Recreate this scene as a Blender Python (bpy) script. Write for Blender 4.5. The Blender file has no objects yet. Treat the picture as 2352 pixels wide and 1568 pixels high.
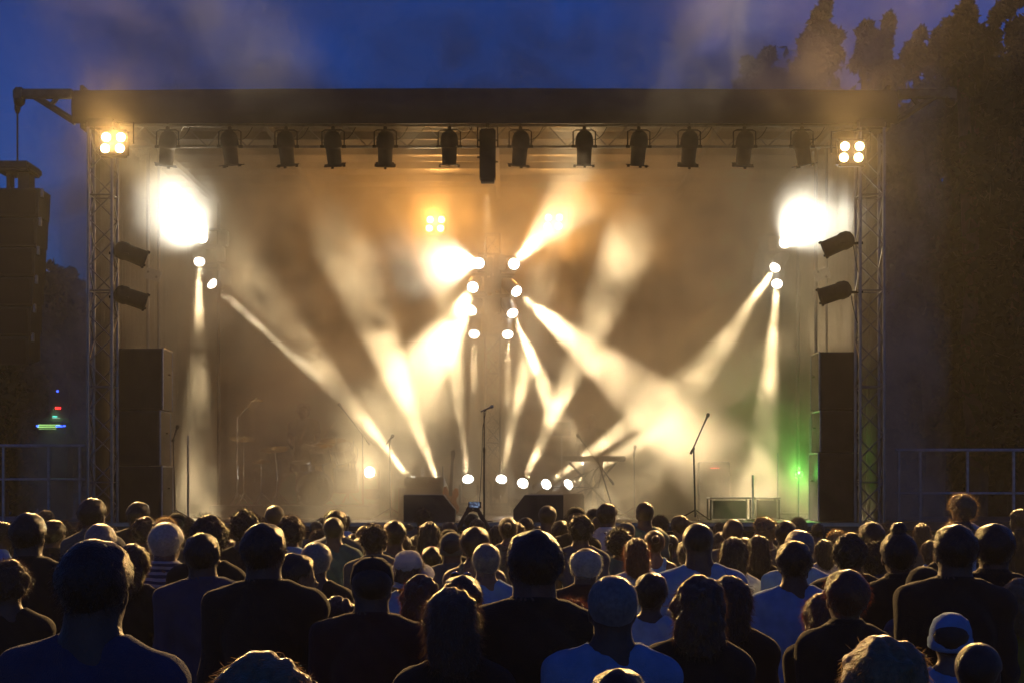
import bpy, bmesh, math, random
import numpy as np
from mathutils import Vector, Matrix, noise
R = math.radians
rnd = random.Random(7)
sc = bpy.context.scene
COL = sc.collection

# ---------------------------------------------------------------- camera
HOR, FP, CH = 1111.0, 4000.0, 1.9        # measured on the photograph at 2352 px wide: horizon row, focal length, camera height
cd = bpy.data.cameras.new("camera")
cam = bpy.data.objects.new("camera", cd); COL.objects.link(cam)
cam.location = (0, 0, CH); cam.rotation_euler = (R(90), 0, 0)
cd.sensor_width = 36; cd.lens = 36*FP/2352; cd.shift_y = (HOR-784)/2352
cd.clip_start = 0.1; cd.clip_end = 2000
sc.camera = cam

# ---------------------------------------------------------------- dusk sky
w = bpy.data.worlds.new("World"); sc.world = w; w.use_nodes = True
nt = w.node_tree; bg = nt.nodes["Background"]
sky = nt.nodes.new("ShaderNodeTexSky"); sky.sky_type = 'NISHITA'; sky.sun_disc = False
sky.sun_elevation = R(3); sky.sun_rotation = R(180); sky.ozone_density = 9.0; sky.dust_density = 0.2; sky.air_density = 1.0
nt.links.new(sky.outputs[0], bg.inputs[0]); bg.inputs[1].default_value = 0.05

# ---------------------------------------------------------------- exposure and sampling
sc.view_settings.view_transform = 'Standard'; sc.view_settings.look = 'None'
sc.view_settings.exposure = 1.3; sc.view_settings.gamma = 1.0
cy = sc.cycles
cy.max_bounces = 5; cy.diffuse_bounces = 2; cy.glossy_bounces = 2; cy.transmission_bounces = 3; cy.transparent_max_bounces = 8
cy.volume_bounces = 1; cy.use_denoising = True; cy.sample_clamp_indirect = 4.0; cy.sample_clamp_direct = 0
cy.volume_step_rate = 1.0; cy.volume_max_steps = 64; cy.use_light_tree = True
cy.use_adaptive_sampling = True; cy.adaptive_threshold = 0.02

# ---------------------------------------------------------------- helpers
def P(px, py, Y):
    return Vector(((px-1176)*Y/FP, Y, CH+(HOR-py)*Y/FP))

def mat(name, col, rough=0.6, metal=0.0, noise_amt=0.0, nscale=8.0, bump=0.0, bscale=60.0, sheen=0.0, spec=0.5, subsurf=0.0, transl=0.0):
    m = bpy.data.materials.new(name); m.use_nodes = True
    t = m.node_tree; b = t.nodes["Principled BSDF"]
    b.inputs["Base Color"].default_value = (*col, 1); b.inputs["Roughness"].default_value = rough
    b.inputs["Metallic"].default_value = metal; b.inputs["Specular IOR Level"].default_value = spec
    if sheen: b.inputs["Sheen Weight"].default_value = sheen; b.inputs["Sheen Roughness"].default_value = 0.4
    tc = t.nodes.new("ShaderNodeTexCoord")
    if noise_amt:
        n = t.nodes.new("ShaderNodeTexNoise"); n.inputs["Scale"].default_value = nscale; n.inputs["Detail"].default_value = 5
        t.links.new(tc.outputs["Object"], n.inputs["Vector"])
        mr = t.nodes.new("ShaderNodeMapRange"); mr.inputs[1].default_value = 0.3; mr.inputs[2].default_value = 0.7
        mr.inputs[3].default_value = 1-noise_amt; mr.inputs[4].default_value = 1+noise_amt
        t.links.new(n.outputs["Fac"], mr.inputs[0])
        mx = t.nodes.new("ShaderNodeVectorMath"); mx.operation = 'SCALE'; mx.inputs[0].default_value = col
        t.links.new(mr.outputs[0], mx.inputs["Scale"]); t.links.new(mx.outputs[0], b.inputs["Base Color"])
        t.links.new(mr.outputs[0], b.inputs["Roughness"]) if False else None
    if bump:
        n2 = t.nodes.new("ShaderNodeTexNoise"); n2.inputs["Scale"].default_value = bscale; n2.inputs["Detail"].default_value = 4
        t.links.new(tc.outputs["Object"], n2.inputs["Vector"])
        bp = t.nodes.new("ShaderNodeBump"); bp.inputs["Strength"].default_value = bump; bp.inputs["Distance"].default_value = 0.02
        t.links.new(n2.outputs["Fac"], bp.inputs["Height"]); t.links.new(bp.outputs[0], b.inputs["Normal"])
    if transl:
        tr = t.nodes.new("ShaderNodeBsdfTranslucent"); tr.inputs[0].default_value = (*[min(1, c*1.6) for c in col], 1)
        ms = t.nodes.new("ShaderNodeMixShader"); ms.inputs[0].default_value = transl
        out = t.nodes["Material Output"]
        t.links.new(b.outputs[0], ms.inputs[1]); t.links.new(tr.outputs[0], ms.inputs[2]); t.links.new(ms.outputs[0], out.inputs[0])
    return m

def emit(name, col, strength):
    m = bpy.data.materials.new(name); m.use_nodes = True
    t = m.node_tree; b = t.nodes["Principled BSDF"]
    b.inputs["Base Color"].default_value = (*[c*.3 for c in col], 1)
    b.inputs["Emission Color"].default_value = (*col, 1); b.inputs["Emission Strength"].default_value = strength
    return m

class MB:
    """collects shapes and links them as one mesh object"""
    def __init__(s): s.v = []; s.f = []
    def add(s, vs, fs):
        o = len(s.v); s.v += [tuple(v) for v in vs]; s.f += [tuple(i+o for i in f) for f in fs]; return s
    def box(s, c, d, rot=None, bev=0.0):
        c = Vector(c); hx, hy, hz = d[0]/2, d[1]/2, d[2]/2
        if bev:
            b = min(bev, hx*.9, hy*.9, hz*.9); vs = []; idx = {}
            bm = bmesh.new(); bmesh.ops.create_cube(bm, size=1)
            for v in bm.verts: v.co = Vector((v.co.x*d[0], v.co.y*d[1], v.co.z*d[2]))
            bmesh.ops.bevel(bm, geom=bm.edges[:], offset=b, segments=2, affect='EDGES')
            bm.verts.index_update()
            vs = [v.co.copy() for v in bm.verts]; fs = [[v.index for v in f.verts] for f in bm.faces]; bm.free()
        else:
            vs = [Vector((x, y, z)) for x in (-hx, hx) for y in (-hy, hy) for z in (-hz, hz)]
            fs = [(0,1,3,2),(4,6,7,5),(0,4,5,1),(2,3,7,6),(0,2,6,4),(1,5,7,3)]
        if rot is not None: vs = [rot @ v for v in vs]
        return s.add([v+c for v in vs], fs)
    def tube(s, a, b, r, r2=None, n=10, cap=True):
        a = Vector(a); b = Vector(b); r2 = r if r2 is None else r2
        d = (b-a)
        if d.length < 1e-6: return s
        q = d.to_track_quat('Z', 'Y'); vs = []
        for p, rr in ((a, r), (b, r2)):
            for i in range(n):
                t = 2*math.pi*i/n; vs.append(p + q @ Vector((math.cos(t)*rr, math.sin(t)*rr, 0)))
        fs = [(i, (i+1) % n, n+(i+1) % n, n+i) for i in range(n)]
        if cap: fs += [tuple(range(n))[::-1], tuple(range(n, 2*n))]
        return s.add(vs, fs)
    def path(s, pts, r, n=8):
        """a bent tube"""
        pts = [Vector(p) for p in pts]; vs = []; m = len(pts); rr = r if isinstance(r, (list, tuple)) else [r]*m
        up = None
        for k, p in enumerate(pts):
            d = (pts[min(k+1, m-1)]-pts[max(k-1, 0)]).normalized()
            if up is None: up = d.orthogonal().normalized()
            up = (up-d*up.dot(d)).normalized(); sd = d.cross(up)
            for i in range(n):
                t = 2*math.pi*i/n; vs.append(p+(up*math.cos(t)+sd*math.sin(t))*rr[k])
        fs = [(k*n+i, k*n+(i+1) % n, (k+1)*n+(i+1) % n, (k+1)*n+i) for k in range(m-1) for i in range(n)]
        fs += [tuple(range(n))[::-1], tuple(range((m-1)*n, m*n))]
        return s.add(vs, fs)
    def lathe(s, prof, org=(0,0,0), axis=(0,0,1), n=20):
        """profile [(radius, height)] spun round axis"""
        q = Vector(axis).to_track_quat('Z', 'Y'); org = Vector(org); vs = []; m = len(prof)
        for r, h in prof:
            for i in range(n):
                t = 2*math.pi*i/n; vs.append(org+q @ Vector((math.cos(t)*r, math.sin(t)*r, h)))
        fs = [(k*n+i, k*n+(i+1) % n, (k+1)*n+(i+1) % n, (k+1)*n+i) for k in range(m-1) for i in range(n)]
        fs += [tuple(range(n))[::-1], tuple(range((m-1)*n, m*n))]
        return s.add(vs, fs)
    def prism(s, pts, off):
        """closed outline swept by a vector"""
        n = len(pts); off = Vector(off); pts = [Vector(p) for p in pts]
        vs = pts+[p+off for p in pts]
        return s.add(vs, [tuple(range(n))[::-1], tuple(range(n, 2*n))]+[(i, (i+1) % n, n+(i+1) % n, n+i) for i in range(n)])
    def build(s, name, m, parent=None, smooth=False, mats=None):
        me = bpy.data.meshes.new(name); me.from_pydata(s.v, [], s.f)
        me.materials.append(m)
        bm = bmesh.new(); bm.from_mesh(me); bmesh.ops.recalc_face_normals(bm, faces=bm.faces[:]); bm.to_mesh(me); bm.free()
        if smooth: me.polygons.foreach_set("use_smooth", [True]*len(me.polygons))
        o = bpy.data.objects.new(name, me); COL.objects.link(o)
        if parent: o.parent = parent
        if smooth:
            try: me.set_sharp_from_angle(angle=R(38))
            except Exception: pass
        return o

def tag(o, label=None, cat=None, group=None, kind=None):
    if label: o['label'] = label
    if cat: o['category'] = cat
    if group: o['group'] = group
    if kind: o['kind'] = kind
    return o

def empty(name, loc=(0,0,0), rz=0.0):
    o = bpy.data.objects.new(name, None); COL.objects.link(o); o.location = loc; o.rotation_euler = (0, 0, rz)
    o.empty_display_size = 0.1
    return o

KIDS = {}
def copy_tree(o, parent=None):
    c = o.copy(); COL.objects.link(c); c.parent = parent
    if parent is not None: c.matrix_parent_inverse = o.matrix_parent_inverse.copy()
    for ch in list(o.children): copy_tree(ch, c)
    return c

# ---------------------------------------------------------------- materials
M = {}
M['black_metal'] = mat('black_metal', (.018,.018,.02), .42, .3, .3, 20, .15, 120)
M['dark_steel'] = mat('dark_steel', (.10,.10,.09), .6, .3, .3, 12)
M['alu'] = mat('aluminium', (.30,.29,.27), .35, 1.0, .15, 9, .08, 80)
M['galv'] = mat('galvanised', (.42,.43,.45), .45, .8, .25, 12, .1, 90)
M['chrome'] = mat('chrome', (.7,.7,.7), .15, 1.0)
M['brass'] = mat('cymbal_brass', (.62,.42,.15), .25, 1.0, .15, 30)
M['drape'] = mat('drape', (.035,.03,.026), .9, 0, .3, 2.5, .3, 30, sheen=.2)
M['scrim'] = mat('scrim', (.09,.075,.06), .85, 0, .25, 2.0, .3, 20)
M['tarp'] = mat('roof_tarpaulin', (.06,.055,.045), .6, 0, .35, 1.5, .3, 6)
M['plywood'] = mat('deck_plywood', (.05,.045,.04), .45, 0, .3, 3, .15, 30)
M['speaker'] = mat('speaker_paint', (.02,.02,.02), .55, 0, .25, 10, .4, 150)
M['grille'] = mat('speaker_grille', (.014,.014,.015), .5, .4, .2, 40, .6, 300)
M['lens_white'] = emit('lamp_lens', (1,.93,.80), 14)
M['lens_warm'] = emit('blinder_lens', (1,.62,.25), 12)

# ================================================================ SETTING
gm = mat('grass_field', (.035,.045,.02), .9, 0, .5, .8, .6, 12)
def ground():
    n = 60; vs = []; fs = []
    xs = [math.copysign(abs(t)**2.2*400, t) for t in np.linspace(-1, 1, n)]
    ys = [-20+(t**1.8)*520 for t in np.linspace(0, 1, n)]
    for y in ys:
        for x in xs: vs.append((x, y, 0.05*noise.noise(Vector((x*.15, y*.15, 0))) if y < 60 else 0.3*noise.noise(Vector((x*.03, y*.03, 0)))))
    for j in range(n-1):
        for i in range(n-1): fs.append((j*n+i, j*n+i+1, (j+1)*n+i+1, (j+1)*n+i))
    m = MB(); m.add(vs, fs); o = m.build('ground', gm, None, True); tag(o, kind='structure'); return o
ground()

DZ = 1.35                                  # deck height
FY, BY = 25.0, 33.0                        # front edge and back of the stage
XL, XR = -6.15, 5.45

# deck
deck = empty('stage_deck', (0, FY, 0))
tag(deck, 'raised black stage deck with a draped front, under the big roof', 'stage')
m = MB(); m.box(((XL+XR)/2, (BY-FY)/2+.1, DZ-.06), (XR-XL, BY-FY+.2, .12))
for sx in (XL-1.9, XR+1.9): m.box((sx, 2.6, DZ-.06), (3.6, 4.4, .12))
m.build('deck_floor', M['plywood'], deck)
m = MB()
def drape_strip(m, x0, x1, y, z0, z1, fold=.045, per=.22, n=None, ph=0, yfun=None):
    n = n or int(abs(x1-x0)/0.03); vs = []; rows = 7
    for k in range(rows+1):
        z = z0+(z1-z0)*k/rows
        for i in range(n+1):
            x = x0+(x1-x0)*i/n
            a = fold*(1-.35*k/rows)
            off = a*math.sin(2*math.pi*x/per+ph+.8*math.sin(x*1.7))+a*.5*noise.noise(Vector((x*3, z*.6, ph)))
            vs.append((x, y+off, z))
    m.add(vs, [(k*(n+1)+i, k*(n+1)+i+1, (k+1)*(n+1)+i+1, (k+1)*(n+1)+i) for k in range(rows) for i in range(n)])
drape_strip(m, XL-3.6, XR+3.6, -.03, .02, DZ-.13)
m.build('deck_skirt', M['drape'], deck, True)
m = MB(); m.box(((XL+XR)/2, -.02, DZ-.03), (XR-XL, .03, .05)); m.build('deck_edge_trim', M['alu'], deck)
m = MB()
for x in np.arange(XL, XR+.1, 1.93):
    for y in (.4, 4, 7.6): m.tube((x, y, 0), (x, y, DZ-.12), .03)
m.build('deck_legs', M['galv'], deck)

# roof: fascia, canvas ceiling, purlins, top
roof = empty('stage_roof', (0, FY, 0))
tag(roof, 'wide dark stage roof with a deep canvas front beam spanning the whole stage', 'roof')
zt, zb = 7.57, 7.08
xa, xb = P(165, 0, FY).x, P(2062, 0, FY).x
def warp(bm_v, f): return [f(v) for v in bm_v]
m = MB(); n = 90; vs = []
prof = [(0.06, zb), (0, zb+.10), (-.03, (zb+zt)/2), (0, zt-.12), (.12, zt), (.55, zt+.02)]
for k, (yy, zz) in enumerate(prof):
    for i in range(n+1):
        x = xa+(xb-xa)*i/n
        s_ = .018*noise.noise(Vector((x*1.1, zz*2, 3)))+.012*math.sin(x*5.1)
        vs.append((x, yy+s_*1.5, zz+(.03*math.sin(math.pi*(x-xa)/(xb-xa)) if k > 3 else 0)+s_*.5))
m.add(vs, [(k*(n+1)+i, k*(n+1)+i+1, (k+1)*(n+1)+i+1, (k+1)*(n+1)+i) for k in range(len(prof)-1) for i in range(n)])
m.build('fascia', M['tarp'], roof, True)
m = MB(); m.box(((xa+xb)/2, 4.25, zt-.04), (xb-xa-.02, 7.6, .05)); 
m.box((xa+.03, 4.2, zb+.33), (.05, 7.5, .62)); m.box((xb-.03, 4.2, zb+.33), (.05, 7.5, .62)); m.build('roof_skin', M['tarp'], roof)
m = MB()
for y in np.arange(1.4, 8, 1.3): m.box(((xa+xb)/2, y, zt-.14), (xb-xa-.2, .08, .12))
for x in (-5.7,-3.7,-.25,3.1,4.9): m.box((x, 4.2, zt-.26), (.08, 7.2, .1))
m.build('purlins', M['tarp'], roof)
m = MB()                                    # lower lip that catches the light
for (a, b) in ((425,500),(968,1095),(1190,1288),(1310,1385),(385,470),(1880,1960)):
    m.box(((P(a,0,FY).x+P(b,0,FY).x)/2, .10, P(0,279,FY).z), ((b-a)*FY/FP, .03, .012))
m.build('lip_strips', M['alu'], roof)

def hoist_arm(sx, x0, name, label):
    r = empty('hoist_arm', (x0, FY+.1, 0)); tag(r, label, 'hoist arm', 'hoist arms sticking out from the roof ends')
    t = P(165,0,FY).x-P(40,212,FY).x
    m = MB(); m.box((sx*-t/2, 0, P(0,213,FY).z), (abs(t), .14, .13), bev=.02)
    m.box((sx*-t, 0, P(0,213,FY).z-.005), (.16, .16, .19), bev=.03)
    m.build('boom', M['dark_steel'], r)
    m = MB(); m.tube((sx*-t*.72, 0, P(0,218,FY).z), (sx*.03, 0, P(0,278,FY).z), .05)
    m.tube((sx*-t*.28, 0, P(0,218,FY).z), (sx*-t*.42, 0, P(0,240,FY).z), .035)
    m.build('brace', M['dark_steel'], r)
    m = MB(); zz = P(0,220,FY).z
    m.lathe([(.02,0),(.075,.0),(.085,-.05),(.075,-.10),(.03,-.14)], (sx*-t, 0, zz)); m.build('pulley', M['black_metal'], r, True)
    return r
hoist_arm(1, xa, 'hoist_arm', 'grey hoist arm at the roof end above the hanging loudspeakers, cable on its tip')
hoist_arm(-1, xb, 'hoist_arm', 'grey hoist arm at the roof end in front of the tall trees')

# backdrop and side curtains
def curtain_plane(name, pts, z0, z1, mt, label, cat, fold=.05, per=.3):
    (xa_, ya_), (xb_, yb_) = pts; L = math.hypot(xb_-xa_, yb_-ya_); n = int(L/.05); rows = 8; vs = []
    nx, ny = -(yb_-ya_)/L, (xb_-xa_)/L
    for k in range(rows+1):
        z = z0+(z1-z0)*k/rows
        for i in range(n+1):
            t = i/n; s_ = t*L; o_ = fold*math.sin(2*math.pi*s_/per+1.2*math.sin(s_))+fold*.6*noise.noise(Vector((s_*2, z*.4, L)))
            vs.append((xa_+(xb_-xa_)*t+nx*o_, ya_+(yb_-ya_)*t+ny*o_, z))
    m = MB(); m.add(vs, [(k*(n+1)+i, k*(n+1)+i+1, (k+1)*(n+1)+i+1, (k+1)*(n+1)+i) for k in range(rows) for i in range(n)])
    o = m.build(name, mt, None, True); tag(o, label, cat); return o
curtain_plane('backdrop', ((XL, BY), (XR, BY)), DZ, zt-.1, M['scrim'], 'tall brown backdrop cloth closing the back of the stage', 'curtain', .03, .5)
curtain_plane('side_curtain', ((XL+.02, FY+.5), (XL+.02, BY-.05)), DZ, zt-.35, M['scrim'], 'grey side cloth beside the truss tower nearest the hanging loudspeakers', 'curtain')
curtain_plane('side_curtain', ((XR-.02, FY+.5), (XR-.02, BY-.05)), DZ, zt-.35, M['scrim'], 'brown side cloth behind the tower that carries two spotlights', 'curtain')

# ---------------------------------------------------------------- truss towers
def truss(m, a, b, wd, r=.024, step=None, rb=.011, axis='z', dx=Vector((1,0,0)), dy=Vector((0,1,0))):
    a = Vector(a); b = Vector(b); L = (b-a).length; u = (b-a).normalized(); step = step or wd
    c = [dx*wd/2*i+dy*wd/2*j for i, j in ((-1,-1),(1,-1),(1,1),(-1,1))]
    for q in c: m.tube(a+q, b+q, r, n=8)
    k = int(L/step)
    for i in range(k+1):
        p = a+u*(L*i/k)
        for f in range(4):
            p0 = p+c[f]; p1 = p+c[(f+1) % 4]
            if i % 4 == 0: m.tube(p0, p1, rb, n=6)
            if i < k:
                q1 = p+u*(L/k)
                if (i+f) % 2: m.tube(p0, q1+c[(f+1) % 4], rb, n=6)
                else: m.tube(p1, q1+c[f], rb, n=6)
def tower(px, label, w_=.34):
    x = P(px, 0, FY).x
    r = empty('truss_tower', (x, FY+.15, 0)); tag(r, label, 'truss tower', 'truss towers holding up the roof')
    m = MB(); truss(m, (0,0,.55), (0,0,zb), w_); m.build('truss_mast', M['alu'], r, True)
    m = MB()
    for sx in (-1, 1):
        for sy in (-1, 1):
            m.tube((sx*w_/2, sy*w_/2, .6), (sx*(w_/2+.12), sy*(w_/2+.12), .12), .03)
            m.lathe([(.03,.14),(.03,.05),(.09,.03),(.1,0)], (sx*(w_/2+.12), sy*(w_/2+.12), 0))
    m.box((0,0,.58), (w_+.1, w_+.1, .06)); m.build('tower_foot', M['galv'], r)
    m = MB(); m.box((0, 0, zb-.02), (w_+.08, w_+.08, .16), bev=.03); m.build('sleeve_block', M['black_metal'], r)
    return r
tower(231, 'aluminium truss tower beside the hanging loudspeakers, dark cloth strips behind it')
tower(2002, 'aluminium truss tower with two spotlights clamped to its inner side, trees behind')
# back masts
for px, lab in ((350, 'slim grey post with a small white control box, behind the near truss tower'),
                (1884, 'slim grey post with a small white control box, behind the two clamped spotlights')):
    p = P(px, 0, 27.5)
    r = empty('support_post', (p.x, 27.5, 0)); tag(r, lab, 'post', 'slim posts inside the side cloths')
    m = MB(); m.tube((-.07,0,DZ), (-.07,0,zb+.2), .028); m.tube((.10,0,DZ), (.10,0,zb+.2), .02); m.build('tubes', M['alu'], r, True)
    z = CH+(HOR-632)*27.5/FP
    rot = Matrix.Rotation(R(18 if px < 1000 else -18), 3, 'Y')
    m = MB(); m.box((.02,-.05,z), (.25,.05,.17), rot, .008); m.build('control_box', mat('white_box', (.5,.5,.48), .5), r)
    m = MB(); m.tube((-.05,-.08,z+.04), (-.05,-.09,z+.04), .02); m.tube((.08,-.08,z-.04), (.08,-.09,z-.04), .02); m.build('plug', M['black_metal'], r)

# ---------------------------------------------------------------- lamps
SPOTS = []
def aim_quat(d): return Vector(d).normalized().to_track_quat('-Z', 'Y')
def spot(parent, loc, d, energy, ang, blend=.75, col=(1,.79,.51), size=.06):
    l = bpy.data.lights.new('beam', 'SPOT'); l.energy = energy; l.spot_size = R(ang); l.spot_blend = blend
    l.color = col; l.shadow_soft_size = size; l.use_shadow = True
    o = bpy.data.objects.new('beam', l); COL.objects.link(o); o.parent = parent
    o.location = loc; o.rotation_euler = aim_quat(d).to_euler()
    return o

def moving_head(base, d, energy, ang, label, group, hang='floor', blend=.75, col=(1,.79,.51), lens=.092):
    """base = world position of the head's centre"""
    d = Vector(d).normalized(); r = empty('moving_head', base)
    tag(r, label, 'stage light', group)
    q = d.to_track_quat('Z', 'Y')
    m = MB(); m.lathe([(.06,-.2),(.11,-.19),(.125,-.1),(.125,.02),(.115,.1),(.12,.14),(.122,.17)], (0,0,0), d); hd = m.build('lamp_head', M['black_metal'], r, True)
    m = MB(); m.lathe([(.001,.052),(lens*.35,.049),(lens*.7,.034),(lens*.92,.012),(lens,-.006),(lens,-.03)], d*.19, d, n=28); m.build('lens', M['lens_white'], hd, True)
    m = MB()
    if hang == 'floor':
        ax = Vector((1,0,0))
        for s_ in (-1, 1): m.box((s_*.16, 0, -.14), (.04, .09, .36), bev=.012)
        m.box((0,0,-.31), (.36,.10,.05), bev=.01); m.build('yoke', M['black_metal'], r)
        m = MB(); m.box((0,0,-.405), (.34,.3,.13), bev=.02); m.build('lamp_base', M['black_metal'], r)
    else:
        sg = 1 if hang == 'right' else -1      # side mounted: base toward the mast
        for s_ in (-1, 1): m.box((-sg*.12, 0, s_*.16), (.34, .09, .04), bev=.012)
        m.box((-sg*.30,0,0), (.05,.10,.36), bev=.01); m.build('yoke', M['black_metal'], r)
        m = MB(); m.box((-sg*.39,0,0), (.12,.26,.28), bev=.02); m.build('lamp_base', M['black_metal'], r)
    spot(r, d*.26, d, energy, ang, blend, col, lens*.6)
    return r

LY = 31.0
GF = 'row of beam lights on the stage floor'
GT = 'beam lights on the centre mast'
GL = 'beam lights on the side masts'
def to(px, py, Y): return P(px, py, Y)
# centre mast
ctr = empty('lighting_mast', (P(1132,0,LY).x, LY+.12, 0)); tag(ctr, 'black truss mast in the stage centre carrying eight beam lights', 'lighting mast')
m = MB(); truss(m, (0,0,DZ+.05), (0,0,6.35), .26, .022, .3); m.build('truss_mast', M['black_metal'], ctr)
m = MB(); m.box((0,0,DZ+.025), (.8,.8,.05)); m.build('base_plate', M['black_metal'], ctr)
def E_(a, Y=LY): return P(a[0], a[1], Y)
def beam(src, dst, dY, energy, ang, label, grp, hang, col=(1,.79,.51), blend=.75, Y=LY):
    a = P(src[0], src[1], Y); b = P(dst[0], dst[1], Y+dY)
    return moving_head(a, b-a, energy*KE, ang, label, grp, hang, blend, col)
KE = .42
beam((1104,605),(960,602),-5.0, 16000, 17,'beam light glaring towards the audience, uppermost on the inner side of the centre mast',GT,'left',col=(1,.93,.80),blend=1.0)
beam((1090,652),(1020,780),-2.4, 15000, 18,'beam light aimed down and outwards, second from top on the mast side near the drums',GT,'left')
beam((1089,703),(990,860),-2.0, 9000, 16,'beam light aimed down and outwards, third from top on the mast side near the drums',GT,'left')
beam((1089,749),(1087,960),-1.2, 16000, 6,'beam light aimed straight down, lowest on the mast side near the drums',GT,'left')
beam((1176,611),(1345,430),-5.6, 11000, 12,'beam light aimed up across the stage, uppermost on the keyboard side of the centre mast',GT,'right')
beam((1173,658),(1330,790),-1.2, 24000, 18,'bright beam light aimed down, second from top on the keyboard side',GT,'right')
beam((1170,703),(1255,900),-1.2, 22000, 11,'beam light aimed down, third from top on the keyboard side of the centre mast',GT,'right')
beam((1166,750),(1166,960),-1.2, 16000, 6,'beam light aimed straight down, lowest on the keyboard side of the centre mast',GT,'right')
# side masts
for px, lab in ((500, 'black lighting mast near the drum kit carrying three beam lights'), (1835, 'black lighting mast by the far side cloth carrying three beam lights')):
    r = empty('lighting_mast', (P(px,0,LY).x, LY+.1, 0)); tag(r, lab, 'lighting mast')
    m = MB(); m.tube((0,0,DZ), (0,0,6.9), .03); m.build('pole', M['black_metal'], r); m = MB(); m.box((0,0,DZ+.02), (.6,.6,.04)); m.build('base_plate', M['black_metal'], r)
beam((466,548),(380,462),-6.4, 27000, 17,'glaring beam light facing the audience, top of the mast near the drum kit',GL,'left',blend=1.0,col=(1,.98,.95))
beam((458,585),(456,840),-1.7, 22000, 9,'beam light aimed straight down, middle of the mast near the drum kit',GL,'left')
beam((472,638),(880,1000),-1.4, 22000, 5,'beam light crossing down behind the drums, lowest on its mast',GL,'left',col=(1,.84,.62))
beam((1800,560),(1898,456),-6.4, 33000, 17,'glaring beam light facing the audience, top of the mast by the far side cloth',GL,'right',blend=1.0,col=(1,.98,.95))
beam((1790,600),(1600,880),-1.7, 22000, 12,'beam light slanting down to the keyboards, middle of the far mast',GL,'right')
beam((1786,636),(1765,880),-1.7, 22000, 9,'beam light aimed straight down, lowest on the far mast',GL,'right')
# floor row
fl = [((850,1085),(830,1060),-3, 1400,22,'beam light on the deck glaring through the drum hardware'),
      ((958,1118),(780,895),-1.7,20000,10,'beam light on the deck behind the amplifier, fanning out over the drums'),
      ((1012,1118),(905,850),-2.9,24000,10,'beam light on the deck behind the bass neck'),
      ((1077,1117),(1045,850),-1.7,20000,8,'round beam light on the deck just before the centre microphone'),
      ((1148,1117),(1205,850),-1.7,20000,8,'round beam light on the deck just past the centre microphone'),
      ((1195,1121),(1322,850),-2.9,30000,10,'round beam light on the deck at the corner of the sloping monitor'),
      ((1241,1121),(1400,1010),-1.4,16000,11,'half-hidden beam light on the deck behind the monitor top, second from its end'),
      ((1288,1122),(1560,960),-1.4,16000,12,'half-hidden beam light behind the cables at the keyboard stand')]
for a, b, dy, e, g, lab in fl: beam(a, b, dy, e, g, lab, GF, 'floor')

# four-lamp blinders
def blinder(px, py, Y, label, sp, en, d, cone=46):
    p = P(px, py, Y); r = empty('blinder', p); tag(r, label, 'stage light', 'four-lamp blinders')
    m = MB(); m.box((0,.06,0), (.42,.12,.40), bev=.03); m.build('housing', M['black_metal'], r)
    for i in (-1, 1):
        for j in (-1, 1):
            m = MB(); m.lathe([(.001,.012),(.05,.006),(.062,0),(.062,-.02)], (i*sp/2+j*.008, -.02, j*sp*.38), (0,-1,-.15), n=20); m.build('lamp', M['lens_warm'], r, True)
    m = MB(); m.path([(-.28,.05,0),(-.28,.05,.3),(0,.05,.33),(.28,.05,.3),(.28,.05,0)], .012); m.build('bracket', M['black_metal'], r)
    spot(r, (0,-.14,0), d, en*KB, cone, .8, (1,.58,.20) if cone < 60 else (1,.44,.10), .12)
    return r
KB = 1.0
blinder(260, 329, FY-.1, 'four-lamp blinder glowing orange under the roof above the near truss tower', .21, 6500, (.25,-1,-.34))
blinder(1956, 350, FY-.1, 'four-lamp blinder glowing deep orange under the roof in front of the trees', .21, 7000, (-.2,-1,-.30), 58)
blinder(1000, 515, BY-.6, 'small four-lamp blinder on the backdrop, above the mast side near the drums',  .21, 330, (.05,-1,-.16), 120)
blinder(1271, 510, BY-.6, 'small four-lamp blinder on the backdrop, crossed by an upward beam', .21, 260, (-.05,-1,-.16), 120)

# ================================================================ PEOPLE: signed-distance bodies turned into one continuous surface
def s_cap(p, a, b, r1, r2):
    a = np.array(a, float); b = np.array(b, float); ab = b-a
    t = np.clip(((p-a)@ab)/max(ab@ab, 1e-9), 0, 1)
    return np.linalg.norm(p-a-t[..., None]*ab, axis=-1)-(r1+(r2-r1)*t)
def s_ell(p, c, r):
    q = (p-np.array(c, float)); r = np.array(r, float)
    k0 = np.linalg.norm(q/r, axis=-1); k1 = np.linalg.norm(q/(r*r), axis=-1)+1e-9
    return k0*(k0-1)/k1
def smin(a, b, k):
    h = np.clip(.5+.5*(b-a)/k, 0, 1); return b+(a-b)*h-k*h*(1-h)
def smax(a, b, k): return -smin(-a, -b, k)

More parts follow.
